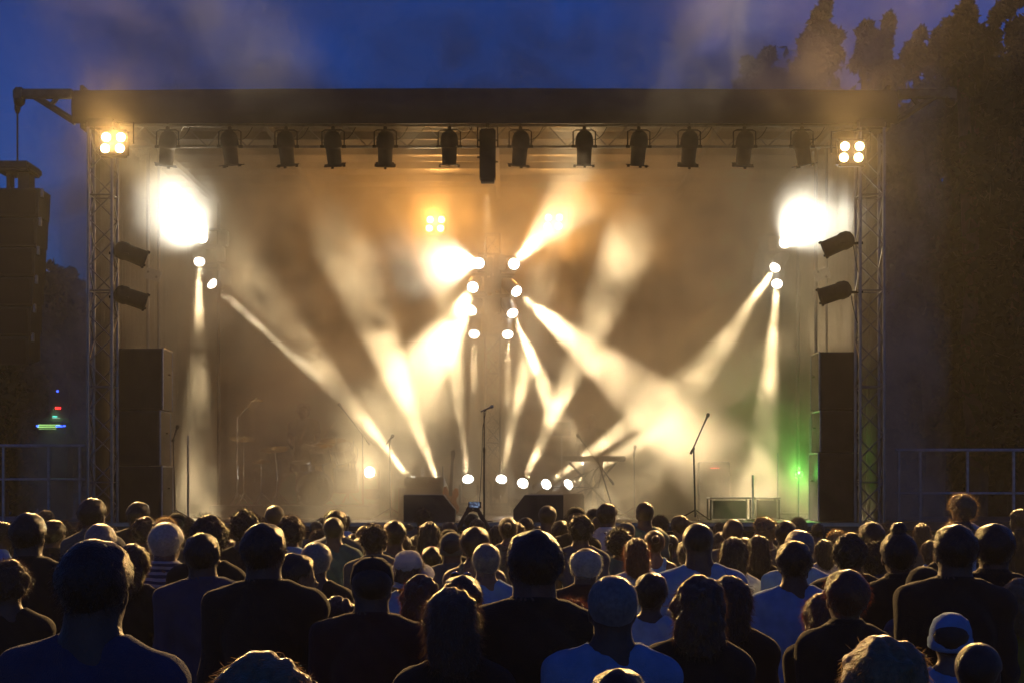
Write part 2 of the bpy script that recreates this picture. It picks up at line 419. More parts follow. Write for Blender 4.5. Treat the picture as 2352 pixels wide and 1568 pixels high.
def surface(fn, lo, hi, h):
    """naive surface nets over a box, sampling step h"""
    lo = np.array(lo, float); n = np.ceil((np.array(hi)-lo)/h).astype(int)+1
    g = np.stack(np.meshgrid(*[lo[i]+h*np.arange(n[i]) for i in range(3)], indexing='ij'), -1)
    d = fn(g.reshape(-1, 3)).reshape(n); s = d < 0
    acc = np.zeros((n[0]-1, n[1]-1, n[2]-1, 3)); cnt = np.zeros(acc.shape[:3])
    sl = lambda o, ax: tuple(slice(o[i], n[i]-1+o[i]) for i in range(3))
    corners = [(i, j, k) for i in (0,1) for j in (0,1) for k in (0,1)]
    for c in corners:
        for ax in range(3):
            if c[ax]: continue
            e = list(c); e[ax] = 1
            d0 = d[sl(c, 0)]; d1 = d[sl(e, 0)]; m = (d0 < 0) != (d1 < 0)
            t = np.where(m, d0/np.where(m, d0-d1, 1), 0)
            for i in range(3):
                acc[..., i] += np.where(m, (c[i]+(t if i == ax else 0)), 0)
            cnt += m
    act = cnt > 0; idx = -np.ones(cnt.shape, int); idx[act] = np.arange(act.sum())
    cell = np.argwhere(act); vs = lo+h*(cell+acc[act]/cnt[act][:, None]); fs = []
    for ax in range(3):
        a1, a2 = [(1,2),(2,0),(0,1)][ax]
        d0 = [slice(None)]*3; d1 = [slice(None)]*3; d0[ax] = slice(0, -1); d1[ax] = slice(1, None)
        m = s[tuple(d0)] != s[tuple(d1)]; pos = np.argwhere(m)
        pos = pos[(pos[:, a1] > 0) & (pos[:, a2] > 0) & (pos[:, a1] < n[a1]-1) & (pos[:, a2] < n[a2]-1)]
        if not len(pos): continue
        fl = s[tuple(pos.T)]
        q = []
        for o1, o2 in ((-1,-1),(0,-1),(0,0),(-1,0)):
            c = pos.copy(); c[:, a1] += o1; c[:, a2] += o2; q.append(idx[tuple(c.T)])
        q = np.stack(q, 1); q[~fl] = q[~fl][:, ::-1]; fs.append(q)
    return vs, np.concatenate(fs)

def np_mesh(name, vs, fs, smooth=True):
    me = bpy.data.meshes.new(name); me.vertices.add(len(vs)); me.vertices.foreach_set("co", np.asarray(vs, np.float32).ravel())
    fs = np.asarray(fs); me.loops.add(fs.size); me.loops.foreach_set("vertex_index", fs.ravel().astype(np.int32))
    me.polygons.add(len(fs)); me.polygons.foreach_set("loop_start", (np.arange(len(fs))*fs.shape[1]).astype(np.int32))
    if smooth: me.polygons.foreach_set("use_smooth", [True]*len(fs))
    me.update(calc_edges=True); me.validate(); return me

HC = np.array((0, .012, 1.642))            # centre of the skull; the figure is 1.75 m tall and looks along +Y
def skull(p, t):
    return smin(s_ell(p, HC+(0,-.006,.010), (.075+t,.097+t,.098+t)), s_ell(p, HC+(0,-.018,.034), (.079+t,.090+t,.074+t)), .03)
def f_head(p):
    d = skull(p, 0)
    d = smin(d, s_ell(p, HC+(0,.03,-.055), (.056,.062,.068)), .035)       # jaw and face
    d = smin(d, s_cap(p, HC+(0,.088,-.02), HC+(0,.106,-.042), .009, .014), .012)   # nose
    for s_ in (-1, 1):
        d = smax(d, -s_ell(p, HC+(s_*.031,.104,-.006), (.016,.012,.010)), .012)    # eye sockets
        d = smin(d, s_ell(p, HC+(s_*.031,.089,-.008), (.012,.010,.009)), .004)
        d = smin(d, s_ell(p, HC+(s_*.079,.004,-.018), (.009,.019,.032)), .008)     # ears
    d = smin(d, s_ell(p, HC+(0,.088,-.070), (.022,.010,.008)), .008)      # lips
    return d
def f_neck(p, wd=1.0):
    return s_cap(p, (0,-.014,1.46), (0,-.008,1.60), .068*wd, .060*wd)
def f_trunk(p, S):
    sh = S['sh']; b = S.get('belly', 1)
    d = s_ell(p, (0,-.005,1.29), (sh*.86,.115*b,.20))
    d = smin(d, s_ell(p, (0,.01,1.08), (sh*.74*b,.105*b,.16)), .08)
    d = smin(d, s_ell(p, (0,0,.96), (S['hip'],.12,.13)), .08)
    for s_ in (-1, 1):
        d = smin(d, s_cap(p, (s_*.045,-.015,1.485), (s_*sh*.95,-.01,1.425), .045, .048), .05)   # trapezius to shoulder
        d = smin(d, s_ell(p, (s_*sh*.98,-.005,1.395), (.058,.06,.072)), .04)
        if S.get('bust'): d = smin(d, s_ell(p, (s_*.07,.10,1.27), (.06,.05,.06)), .03)
    return d
ARMS = {
 'down':  [((.98,-.01,1.40),(1.20,-.03,1.12),(1.26,.07,.87))],
 'front': [((1,-.01,1.40),(1.24,.0,1.12),(.62,.24,1.08))],
 'phone': [((.98,.0,1.42),(1.38,.22,1.50),(.44,.26,1.80))],
 'play':  [((1,-.01,1.40),(1.28,.10,1.14),(1.0,.36,1.05))],
}
def arm_pts(S, s_):
    a = ARMS[S['arm']][0]; return [np.array((s_*q[0]*S['sh'], q[1], q[2])) for q in a]
def f_arms(p, S, infl=0, upto=2):
    d = None
    for s_ in (-1, 1):
        a, e, w_ = arm_pts(S, s_)
        x = s_cap(p, a, e, .050+infl, .040+infl)
        if upto > 1: x = smin(x, s_cap(p, e, w_, .040+infl, .027+infl), .02)
        d = x if d is None else np.minimum(d, x)
    return d
def f_legs(p, S, infl=0):
    d = None
    for s_ in (-1, 1):
        x = s_cap(p, (s_*.085,0,.92), (s_*.10,.015,.50), .085+infl, .055+infl)
        x = smin(x, s_cap(p, (s_*.10,.015,.50), (s_*.105,-.015,.09), .055+infl, .036+infl), .03)
        x = smin(x, s_ell(p, (s_*.10,-.02,.36), (.052+infl,.056+infl,.10)), .03)
        d = x if d is None else np.minimum(d, x)
    return d
def f_feet(p, infl=0):
    d = None
    for s_ in (-1, 1):
        x = s_cap(p, (s_*.105,-.03,.05), (s_*.12,.13,.035), .042+infl, .032+infl); d = x if d is None else np.minimum(d, x)
    return d

def hand_mesh(w_, fwd, side, curl):
    """palm, four unequal bent fingers and a thumb; fwd = direction of the palm, side = towards the thumb"""
    w_ = np.array(w_, float); fwd = np.array(fwd, float); fwd /= np.linalg.norm(fwd)
    side = np.array(side, float); side -= fwd*(side@fwd); side /= np.linalg.norm(side); nrm = np.cross(fwd, side)
    L = lambda a, b, c: w_+side*a+nrm*b+fwd*c
    segs = [(L(0,0,-.03), L(0,0,.01), .028, .025)]
    for i, (o_, ln) in enumerate(((.028,.070),(.010,.078),(-.009,.073),(-.027,.058))):
        p0 = L(o_*.8,0,.02); p1 = L(o_,0,.085); segs.append((p0, p1, .014, .0105))
        ang = 0; q = p1
        for k in range(3):
            ang += curl*(.9 if k else .6); l = ln*(.45,.32,.23)[k]
            q2 = q+(fwd*math.cos(ang)+nrm*math.sin(ang))*l; segs.append((q, q2, .0095-.001*k, .0085-.001*k)); q = q2
    t0 = L(.022,.004,.015); t1 = L(.052,.014,.05); t2 = L(.058,.024,.082)
    segs += [(t0, t1, .014, .011), (t1, t2, .011, .009)]
    def fn(p):
        d = None
        for k, (a, b, r1, r2) in enumerate(segs):
            x = s_cap(p, a, b, r1, r2); d = x if d is None else smin(d, x, .005)
        return d
    pts = np.array([s[0] for s in segs]+[s[1] for s in segs])
    return surface(fn, pts.min(0)-.035, pts.max(0)+.035, .0055)

def join(parts):
    vs = []; fs = []; o = 0
    for v, f in parts: vs.append(v); fs.append(f+o); o += len(v)
    return np.concatenate(vs), np.concatenate(fs)

def body_mesh(S, h=.012):
    def fn(p):
        d = smin(f_trunk(p, S), f_neck(p, S.get('neck', 1)), .035)
        d = smin(d, f_head(p), .02); d = smin(d, f_arms(p, S), .03); d = smin(d, f_legs(p, S), .03); return smin(d, f_feet(p), .02)
    sh = S['sh']*1.5+.14
    parts = [surface(fn, (-sh,-.2,-.01), (sh,.45,1.98 if S['arm'] == 'phone' else 1.79), h)]
    for s_ in (-1, 1):
        a, e, w_ = arm_pts(S, s_)
        if S['arm'] == 'phone': parts.append(hand_mesh(w_, (-s_*.55,.05,.8), (-s_*.75,0,-.5), -.55*s_*-1))
        else: parts.append(hand_mesh(w_, w_-e, (0,1,.2) if S['arm'] == 'down' else (0,.2,1), .35*(-s_)))
    return np_mesh('person_body', *join(parts))

def wrinkle(p, a=.004):
    a = a*1.7; return a*(np.sin(p[:, 2]*38+p[:, 0]*21+3*np.sin(p[:, 0]*9))*.6+np.sin(p[:, 0]*47+p[:, 2]*17+2*np.sin(p[:, 1]*23+p[:, 2]*8))*.5)
def shirt_mesh(S, kind, h=.012):
    def fn(p):
        inf = {'tee':.014,'tank':.010,'jacket':.026,'shirt':.018}[kind]
        d = f_trunk(p, S)-inf
        z, x, y = p[:, 2], p[:, 0], p[:, 1]
        if kind == 'tee' or kind == 'shirt':
            ar = f_arms(p, S, .022 if kind == 'tee' else .018, 1)
            a, e, w_ = arm_pts(S, 1); cut = .62 if kind == 'tee' else .9
            ue = (e-a)/np.linalg.norm(e-a); q = p.copy(); q[:, 0] = np.abs(q[:, 0]); along = (q-a)@ue-np.linalg.norm(e-a)*cut
            d = smin(d, smax(ar, along, .01), .03)
        if kind == 'jacket': d = smin(d, f_arms(p, S, .02), .03)
        d = d+wrinkle(p, .004 if kind != 'tank' else .002)
        hem = {'tee':.86,'tank':.88,'jacket':.84,'shirt':.84}[kind]
        d = smax(d, hem-z, .01)
        if kind == 'tank':
            d = smax(d, -s_ell(p, (0,-.02,1.53), (.075,.3,.11)), .01)
            ax = np.abs(x); d = smax(d, -s_ell(np.stack([ax, y, z], 1), (S['sh']*1.02,0,1.43), (.055,.3,.12)), .01)
        else:
            d = smax(d, -s_ell(p, (0,-.01,1.545), (.085,.10,.075)), .012)
            d = smax(d, z-1.535, .01)
        if kind in ('shirt', 'jacket'):       # collar
            col = np.abs(s_ell(p, (0,-.008,1.515), (.078,.080,.055)))-.008; col = smax(col, 1.49-z, .005); col = smax(col, z-(1.545 if kind == 'shirt' else 1.56), .005)
            d = smin(d, col, .008)
        return d
    sh = S['sh']*1.5+.16
    return np_mesh(kind, *surface(fn, (-sh,-.22,.78), (sh,.42,1.86 if S['arm'] == 'phone' else 1.6), h))
def trouser_mesh(S, h=.016):
    def fn(p):
        d = smin(f_legs(p, S, .014), s_ell(p, (0,0,.95), (S['hip']+.014,.135,.13)), .04)+wrinkle(p, .004)
        return smax(smax(d, p[:, 2]-1.0, .01), .07-p[:, 2], .01)
    return np_mesh('trousers', *surface(fn, (-.3,-.2,.04), (.3,.2,1.03), h))
def shoe_mesh(h=.014): return np_mesh('shoes', *surface(lambda p: smax(f_feet(p, .010), -p[:, 2], .004), (-.2,-.12,-.01), (.2,.22,.11), h))

# ---- hair
def nz(p, f, seed=0): 
    return (np.sin(p[:, 0]*f+seed)*np.sin(p[:, 1]*f*1.13+seed*2)*np.sin(p[:, 2]*f*.93+seed*3)
            +.5*np.sin(p[:, 0]*f*2.1+1.3)*np.sin(p[:, 2]*f*2.3+seed)*np.sin(p[:, 1]*f*1.9))
def hair_fn(kind):
    def shell(p, t): return skull(p, t)
    def front(p): return (p[:, 1]-HC[1]-.058)*.9+(HC[2]+.035-p[:, 2])*.75     # >0 in front of the hairline
    def fn(p):
        z = p[:, 2]; y = p[:, 1]; x = p[:, 0]; k = kind
        if k in ('crop', 'short', 'tousled', 'grey', 'curly', 'afro', 'thin', 'fringe', 'spiky'):
            t = {'crop':.008,'short':.015,'tousled':.022,'grey':.016,'curly':.034,'afro':.055,'thin':.006,'fringe':.012,'spiky':.020}[k]
            a = {'crop':.001,'short':.005,'tousled':.013,'grey':.003,'curly':.014,'afro':.013,'thin':.001,'fringe':.003,'spiky':.013}[k]
            fq = {'curly':75,'afro':70,'spiky':60,'tousled':42}.get(k, 40)
            d = shell(p, t)-a*nz(p, fq, len(k))
            nape = HC[2]-.072 if k not in ('crop','thin') else HC[2]-.058
            if k in ('curly', 'afro'): nape -= .015
            d = smax(d, nape-z+(y-HC[1]+.06)*.75, .012)
            d = smax(d, front(p), .012)
            ear = s_ell(np.stack([np.abs(x), y, z], 1), HC+(.085,.012,-.022), (.022,.026,.036)); d = smax(d, -ear, .008) if k not in ('curly','afro') else d
            if k == 'fringe': d = smax(d, -s_ell(p, HC+(0,.005,.085), (.075,.085,.070)), .01)
            return d
        if k in ('long', 'wavy', 'bob', 'straight'):
            bot = {'long':1.30,'wavy':1.33,'bob':1.53,'straight':1.22}[k]; wv = {'long':.007,'wavy':.014,'bob':.007,'straight':.003}[k]
            d = shell(p, .018)
            dn = s_cap(p, HC+(0,-.045,-.02), (0,-.070,bot+.06), .088, .075 if k != 'bob' else .095)
            q = p.copy(); q[:, 1] = (q[:, 1]+.075)*1.7-.075; d2 = s_cap(q, (0,-.062,1.60), (0,-.075,bot+.07), .096, .080 if k != 'bob' else .10)/1.3
            d = smin(d, d2, .03)
            for s_ in (-1, 1): d = smin(d, s_cap(p, HC+(s_*.066,-.01,.0), (s_*.085,-.02,bot+.05), .030, .026), .02)
            d = d-wv*nz(p, 34, 2)-.003*np.sin(x*160+3*np.sin(z*9))
            d = smax(d, bot-z+.02*np.sin(x*60), .012); d = smax(d, front(p), .012)
            return d
        if k in ('ponytail', 'bun', 'topbun'):
            d = shell(p, .011)-.002*nz(p, 40, 1)
            d = smax(d, HC[2]-.070-z+(y-HC[1]+.06)*.75, .012); d = smax(d, front(p), .012)
            ear = s_ell(np.stack([np.abs(x), y, z], 1), HC+(.085,.012,-.022), (.022,.026,.036)); d = smax(d, -ear, .008)
            if k == 'ponytail':
                d = smin(d, s_cap(p, HC+(0,-.105,.02), HC+(0,-.150,-.01), .018, .026), .01)
                d = smin(d, s_cap(p, HC+(0,-.150,-.01), HC+(.01,-.140,-.20), .028, .012)-.003*nz(p, 50, 3), .012)
            elif k == 'bun': d = smin(d, s_ell(p, HC+(0,-.125,.045), (.038,.034,.038))-.003*nz(p, 70, 3), .01)
            else: d = smin(d, s_ell(p, HC+(0,-.02,.140), (.042,.042,.036))-.003*nz(p, 70, 3), .012)
            return d
    return fn
HW = {'crop':.164,'short':.172,'tousled':.18,'grey':.176,'curly':.20,'afro':.24,'thin':.162,'fringe':.17,'spiky':.175,'long':.195,'wavy':.20,'bob':.20,
      'straight':.19,'ponytail':.17,'bun':.17,'topbun':.17,'sunhat':.19,'cap':.17,'beanie':.18,'bald':.158}
TOP = {'curly':1.785,'afro':1.805,'topbun':1.81,'sunhat':1.80,'tousled':1.775,'long':1.77,'wavy':1.77,'bob':1.77,'straight':1.77,'bald':1.752,'crop':1.758,'thin':1.756}
NSTR = {'crop':1100,'short':2420,'tousled':3300,'grey':2200,'curly':4180,'afro':4840,'thin':660,'fringe':1540,'spiky':2860,'long':4180,'wavy':5060,'bob':3740,'straight':3300,'ponytail':2200,'bun':1980,'topbun':1980}
def hair_mesh(kind, h=.008):
    fn = hair_fn(kind); lo = HC+(-.16,-.20,-.16); hi = HC+(.16,.15,.19)
    if kind in ('long','wavy','straight','bob'): lo = np.array((-.16,-.22,1.16)); 
    if kind == 'ponytail': lo = HC+(-.14,-.20,-.28)
    vs, fs = surface(fn, lo, hi, h)
    # loose strands standing off the surface
    g = np.random.RandomState(len(kind)*7+ord(kind[0])); n = NSTR[kind]
    fi = g.randint(0, len(fs), n); tri = vs[fs[fi]]; c = tri.mean(1); nr = np.cross(tri[:, 2]-tri[:, 0], tri[:, 3]-tri[:, 1]); nr /= np.linalg.norm(nr, axis=1)[:, None]+1e-9
    e = 1e-3; gr = np.stack([fn(c+np.eye(3)[i]*e)-fn(c) for i in range(3)], 1); gr /= np.linalg.norm(gr, axis=1)[:, None]+1e-9
    down = np.array((0,-.1,-1.0)); ln = {'crop':.006,'thin':.006,'short':.019,'grey':.015,'tousled':.026,'curly':.028,'afro':.03,'spiky':.03,'wavy':.02,'long':.03,'bob':.03}.get(kind, .018)
    L_ = ln*(.5+g.rand(n))[:, None]
    if kind in ('crop','thin','spiky','curly','afro'): dr = gr+.55*g.randn(n, 3)
    elif kind == 'tousled': dr = gr*.55+down*.35+.4*g.randn(n, 3)
    else: dr = gr*.45+down*.8+.35*g.randn(n, 3)
    dr /= np.linalg.norm(dr, axis=1)[:, None]
    dr2 = dr+.5*g.randn(n, 3)+down*.25; dr2 /= np.linalg.norm(dr2, axis=1)[:, None]
    sd = np.cross(dr, g.randn(n, 3)); sd /= np.linalg.norm(sd, axis=1)[:, None]+1e-9; wd = .0009
    a = c-gr*.003; m_ = a+dr*L_*.6; t_ = m_+dr2*L_*.6
    q = np.stack([a-sd*wd, a+sd*wd, m_+sd*wd*.7, m_-sd*wd*.7, m_-sd*wd*.7, m_+sd*wd*.7, t_+sd*wd*.2, t_-sd*wd*.2], 1).reshape(-1, 3)
    f2 = np.arange(len(q)).reshape(-1, 4)
    return np_mesh('hair', *join([(vs, fs), (q, f2)]))
def hat_mesh(kind):
    m = MB(); c = Vector(HC)
    if kind == 'sunhat':
        prof = [(.001,.135),(.05,.130),(.085,.108),(.098,.06),(.101,.012),(.112,-.004),(.150,-.02),(.172,-.038),(.174,-.042),(.150,-.026),(.111,-.010),(.096,.0),(.09,.05),(.03,.11)]
        m.lathe(prof, c+Vector((0,-.025,.015)), (0,-.55,1), n=36)
    elif kind == 'cap':
        prof = [(.001,.118),(.05,.110),(.083,.082),(.094,.04),(.096,.0),(.090,-.004),(.085,.03),(.04,.09)]
        m.lathe(prof, c+Vector((0,-.008,.018)), (0,-.12,1), n=30)
        vs = []; n = 12
        for k, (rr, zz) in enumerate(((.090,.0),(.130,-.008),(.165,-.022),(.165,-.026),(.130,-.012),(.090,-.005))):
            for i in range(n+1):
                t = R(40+100*i/n); s_ = math.sin(math.pi*i/n)
                r_ = .09+(rr-.09)*min(1, s_*1.4)
                vs.append(c+Vector((math.cos(t)*r_*.95, math.sin(t)*r_*1.02-.008, .022+zz)))
        m.add(vs, [(k*(n+1)+i, k*(n+1)+i+1, (k+1)*(n+1)+i+1, (k+1)*(n+1)+i) for k in range(5) for i in range(n)])
        m.lathe([(.008,0),(.008,.006),(.002,.009)], c+Vector((0,-.012,.134)))
    elif kind == 'beanie':
        m.lathe([(.001,.122),(.045,.115),(.08,.088),(.095,.045),(.099,.005),(.104,-.002),(.105,-.035),(.097,-.040),(.092,.0),(.05,.10)], c+Vector((0,-.008,.012)), (0,-.25,1), n=30)
    me = m.build('tmp', M['drape']); d = me.data; bpy.data.objects.remove(me); d.polygons.foreach_set("use_smooth", [True]*len(d.polygons)); d.name = kind; return d

# ---- prototypes: shared mesh data
SB = {'m':dict(sh=.176,hip=.155,arm='down',neck=1.08), 'b':dict(sh=.192,hip=.17,arm='down',belly=1.22,neck=1.2), 'f':dict(sh=.152,hip=.165,arm='down',neck=.85,bust=1),
      'mf':dict(sh=.176,hip=.155,arm='front',neck=1.08), 'ph':dict(sh=.17,hip=.16,arm='phone',neck=.9), 'pl':dict(sh=.195,hip=.155,arm='play',neck=1.05)}
CACHE = {}
def data(key, fn):
    if key not in CACHE: CACHE[key] = fn()
    return CACHE[key]
def skin(nm, c): return mat(nm, c, .5, 0, .12, 30, .2, 90, sheen=.15)
SK = {'a':skin('skin_fair', (.16,.095,.065)), 'b':skin('skin_tan', (.085,.05,.034)), 'c':skin('skin_deep', (.05,.03,.02))}
def hairm(nm, c, tl=.3): return mat(nm, c, .32, 0, .35, 70, .35, 180, sheen=.5, transl=tl, spec=.8)
HM = {'k':hairm('hair_black', (.012,.009,.008)), 'd':hairm('hair_dark_brown', (.03,.019,.012)), 'n':hairm('hair_brown', (.07,.04,.022)),
      'r':hairm('hair_auburn', (.12,.04,.018)), 'y':hairm('hair_blond', (.30,.20,.09), .3), 'g':hairm('hair_grey', (.26,.26,.25)), 'w':hairm('hair_white', (.5,.5,.48))}
def cloth(nm, c, tl=0): return mat(nm, c, .85, 0, .15, 14, .5, 220, sheen=.08, transl=tl)
CM = {'k':cloth('cloth_black', (.010,.010,.010)), 'n':cloth('cloth_navy', (.028,.05,.11)), 'w':cloth('cloth_white', (.75,.75,.75)), 'l':cloth('cloth_light_blue', (.50,.62,.72)),
      'b':cloth('cloth_blue', (.20,.40,.66)), 'g':cloth('cloth_grey', (.10,.11,.10)), 'm':cloth('cloth_maroon', (.05,.012,.015)), 't':cloth('cloth_teal', (.05,.12,.12)),
      'y':cloth('cloth_yellow', (.45,.33,.05)), 'p':cloth('cloth_pink', (.55,.05,.16)), 'j':cloth('cloth_denim', (.03,.045,.09)), 'h':cloth('hat_white', (.80,.82,.85), .55)}
def striped(nm, c1, c2, sc_):
    m = cloth(nm, c1); t = m.node_tree; b = t.nodes["Principled BSDF"]
    for l in list(b.inputs["Base Color"].links): t.links.remove(l)
    tc = t.nodes.new("ShaderNodeTexCoord"); wv = t.nodes.new("ShaderNodeTexWave"); wv.bands_direction = 'Z'; wv.inputs["Scale"].default_value = sc_; wv.inputs["Distortion"].default_value = 1.5
    cr = t.nodes.new("ShaderNodeValToRGB"); cr.color_ramp.interpolation = 'CONSTANT'; cr.color_ramp.elements[0].color = (*c1, 1); cr.color_ramp.elements[1].color = (*c2, 1); cr.color_ramp.elements[1].position = .5
    t.links.new(tc.outputs["Object"], wv.inputs["Vector"]); t.links.new(wv.outputs["Fac"], cr.inputs[0]); t.links.new(cr.outputs[0], b.inputs["Base Color"]); return m
CM['s'] = striped('cloth_striped', (.50,.52,.56), (.03,.05,.12), 9)
SOLE = mat('shoe_leather', (.02,.018,.016), .5)
def child(name, me, m, parent):
    o = bpy.data.objects.new(name, me); COL.objects.link(o); o.parent = parent
    if not me.materials: me.materials.append(m)
    o.material_slots[0].link = 'OBJECT'; o.material_slots[0].material = m
    return o

PEOPLE = []
def person(x, y, s, body, skn, hair, hc, top, tc, rz, label, group='people in the crowd', z=0.0, extra=None, wide=1.0):
    S = SB[body]; me = data(('body', body), lambda: body_mesh(S))
    o = bpy.data.objects.new('person', me); COL.objects.link(o)
    if not me.materials: me.materials.append(SK['a'])
    o.material_slots[0].link = 'OBJECT'; o.material_slots[0].material = SK[skn]
    o.scale = (s*wide, s*wide, s); e_ = Matrix.Rotation(R(rz), 3, 'Z') @ Matrix.Rotation(R(rnd.uniform(-2.5, 2.5)), 3, 'Y') @ Matrix.Rotation(R(rnd.uniform(-1.5, 2)), 3, 'X')
    o.rotation_euler = e_.to_euler(); hp = Vector((0, 0, 1.7*s)); o.location = Vector((x, y, z))+hp-e_@hp; o.location.z = z; tag(o, label, 'person', group)
    if hair in ('sunhat', 'cap', 'beanie'):
        child('hat', data(hair, lambda: hat_mesh(hair)), CM[hc], o); child('hair', data('crop', lambda: hair_mesh('crop')), HM['d'], o) if hair != 'sunhat' else child('hair', data('bob', lambda: hair_mesh('bob')), HM['n'], o)
    elif hair != 'bald': child('hair', data(hair, lambda: hair_mesh(hair)), HM[hc], o)
    child(top, data((top, body), lambda: shirt_mesh(S, top)), CM[tc], o)
    child('trousers', data(('trousers', S['hip']), lambda: trouser_mesh(S)), CM['j'] if len(label) % 2 else CM['k'], o)
    child('shoes', data('shoes', shoe_mesh), SOLE, o)
    if extra: extra(o)
    return o

REG = {'A':(0,1560,4.2),'B':(500,1560,4.2),'C':(1000,1560,4.2),'D':(1500,1560,4.2),'E':(2000,1560,4.2),'F':(2500,1560,3.0785),'G':(0,1500,2.138),'H':(1000,1500,1.96),'I':(2100,1500,2.0206)}
def sunglasses(o):
    m = MB()
    for s_ in (-1, 1):
        m.lathe([(.001,.0),(.022,.0),(.024,.003),(.022,.006),(.001,.005)], (s_*.03,.052,1.762), (0,.75,.65), n=16)
        m.tube((s_*.055,.05,1.757), (s_*.084,-.03,1.735), .002, n=6)
    m.tube((-.012,.058,1.765), (.012,.058,1.765), .002, n=6)
    m.build('sunglasses', M['chrome'], o, True)
def headband(o, mt='p'):
    m = MB(); m.path([Vector(HC)+Vector((math.cos(t)*.096, .012, .014+math.sin(t)*.112)) for t in np.linspace(-.1, math.pi+.1, 16)], .009)
    m.build('headband', CM[mt], o, True)
def strap(o):
    m = MB(); m.path([(.10,-.145,.95),(.06,-.150,1.1),(.0,-.148,1.25),(-.07,-.125,1.38),(-.115,-.06,1.475),(-.11,.03,1.46),(-.08,.13,1.3)], .018, n=6); m.build('bag_strap', CM['k'], o, True)
def backpack(o):
    m = MB()
    for s_ in (-1, 1): m.path([(s_*.10,-.15,1.0),(s_*.11,-.16,1.2),(s_*.11,-.12,1.40),(s_*.115,-.05,1.495),(s_*.115,.04,1.47),(s_*.11,.13,1.3)], .02, n=6)
    m.build('bag_straps', CM['k'], o, True)
def hearing(o): headband(o, 'k')

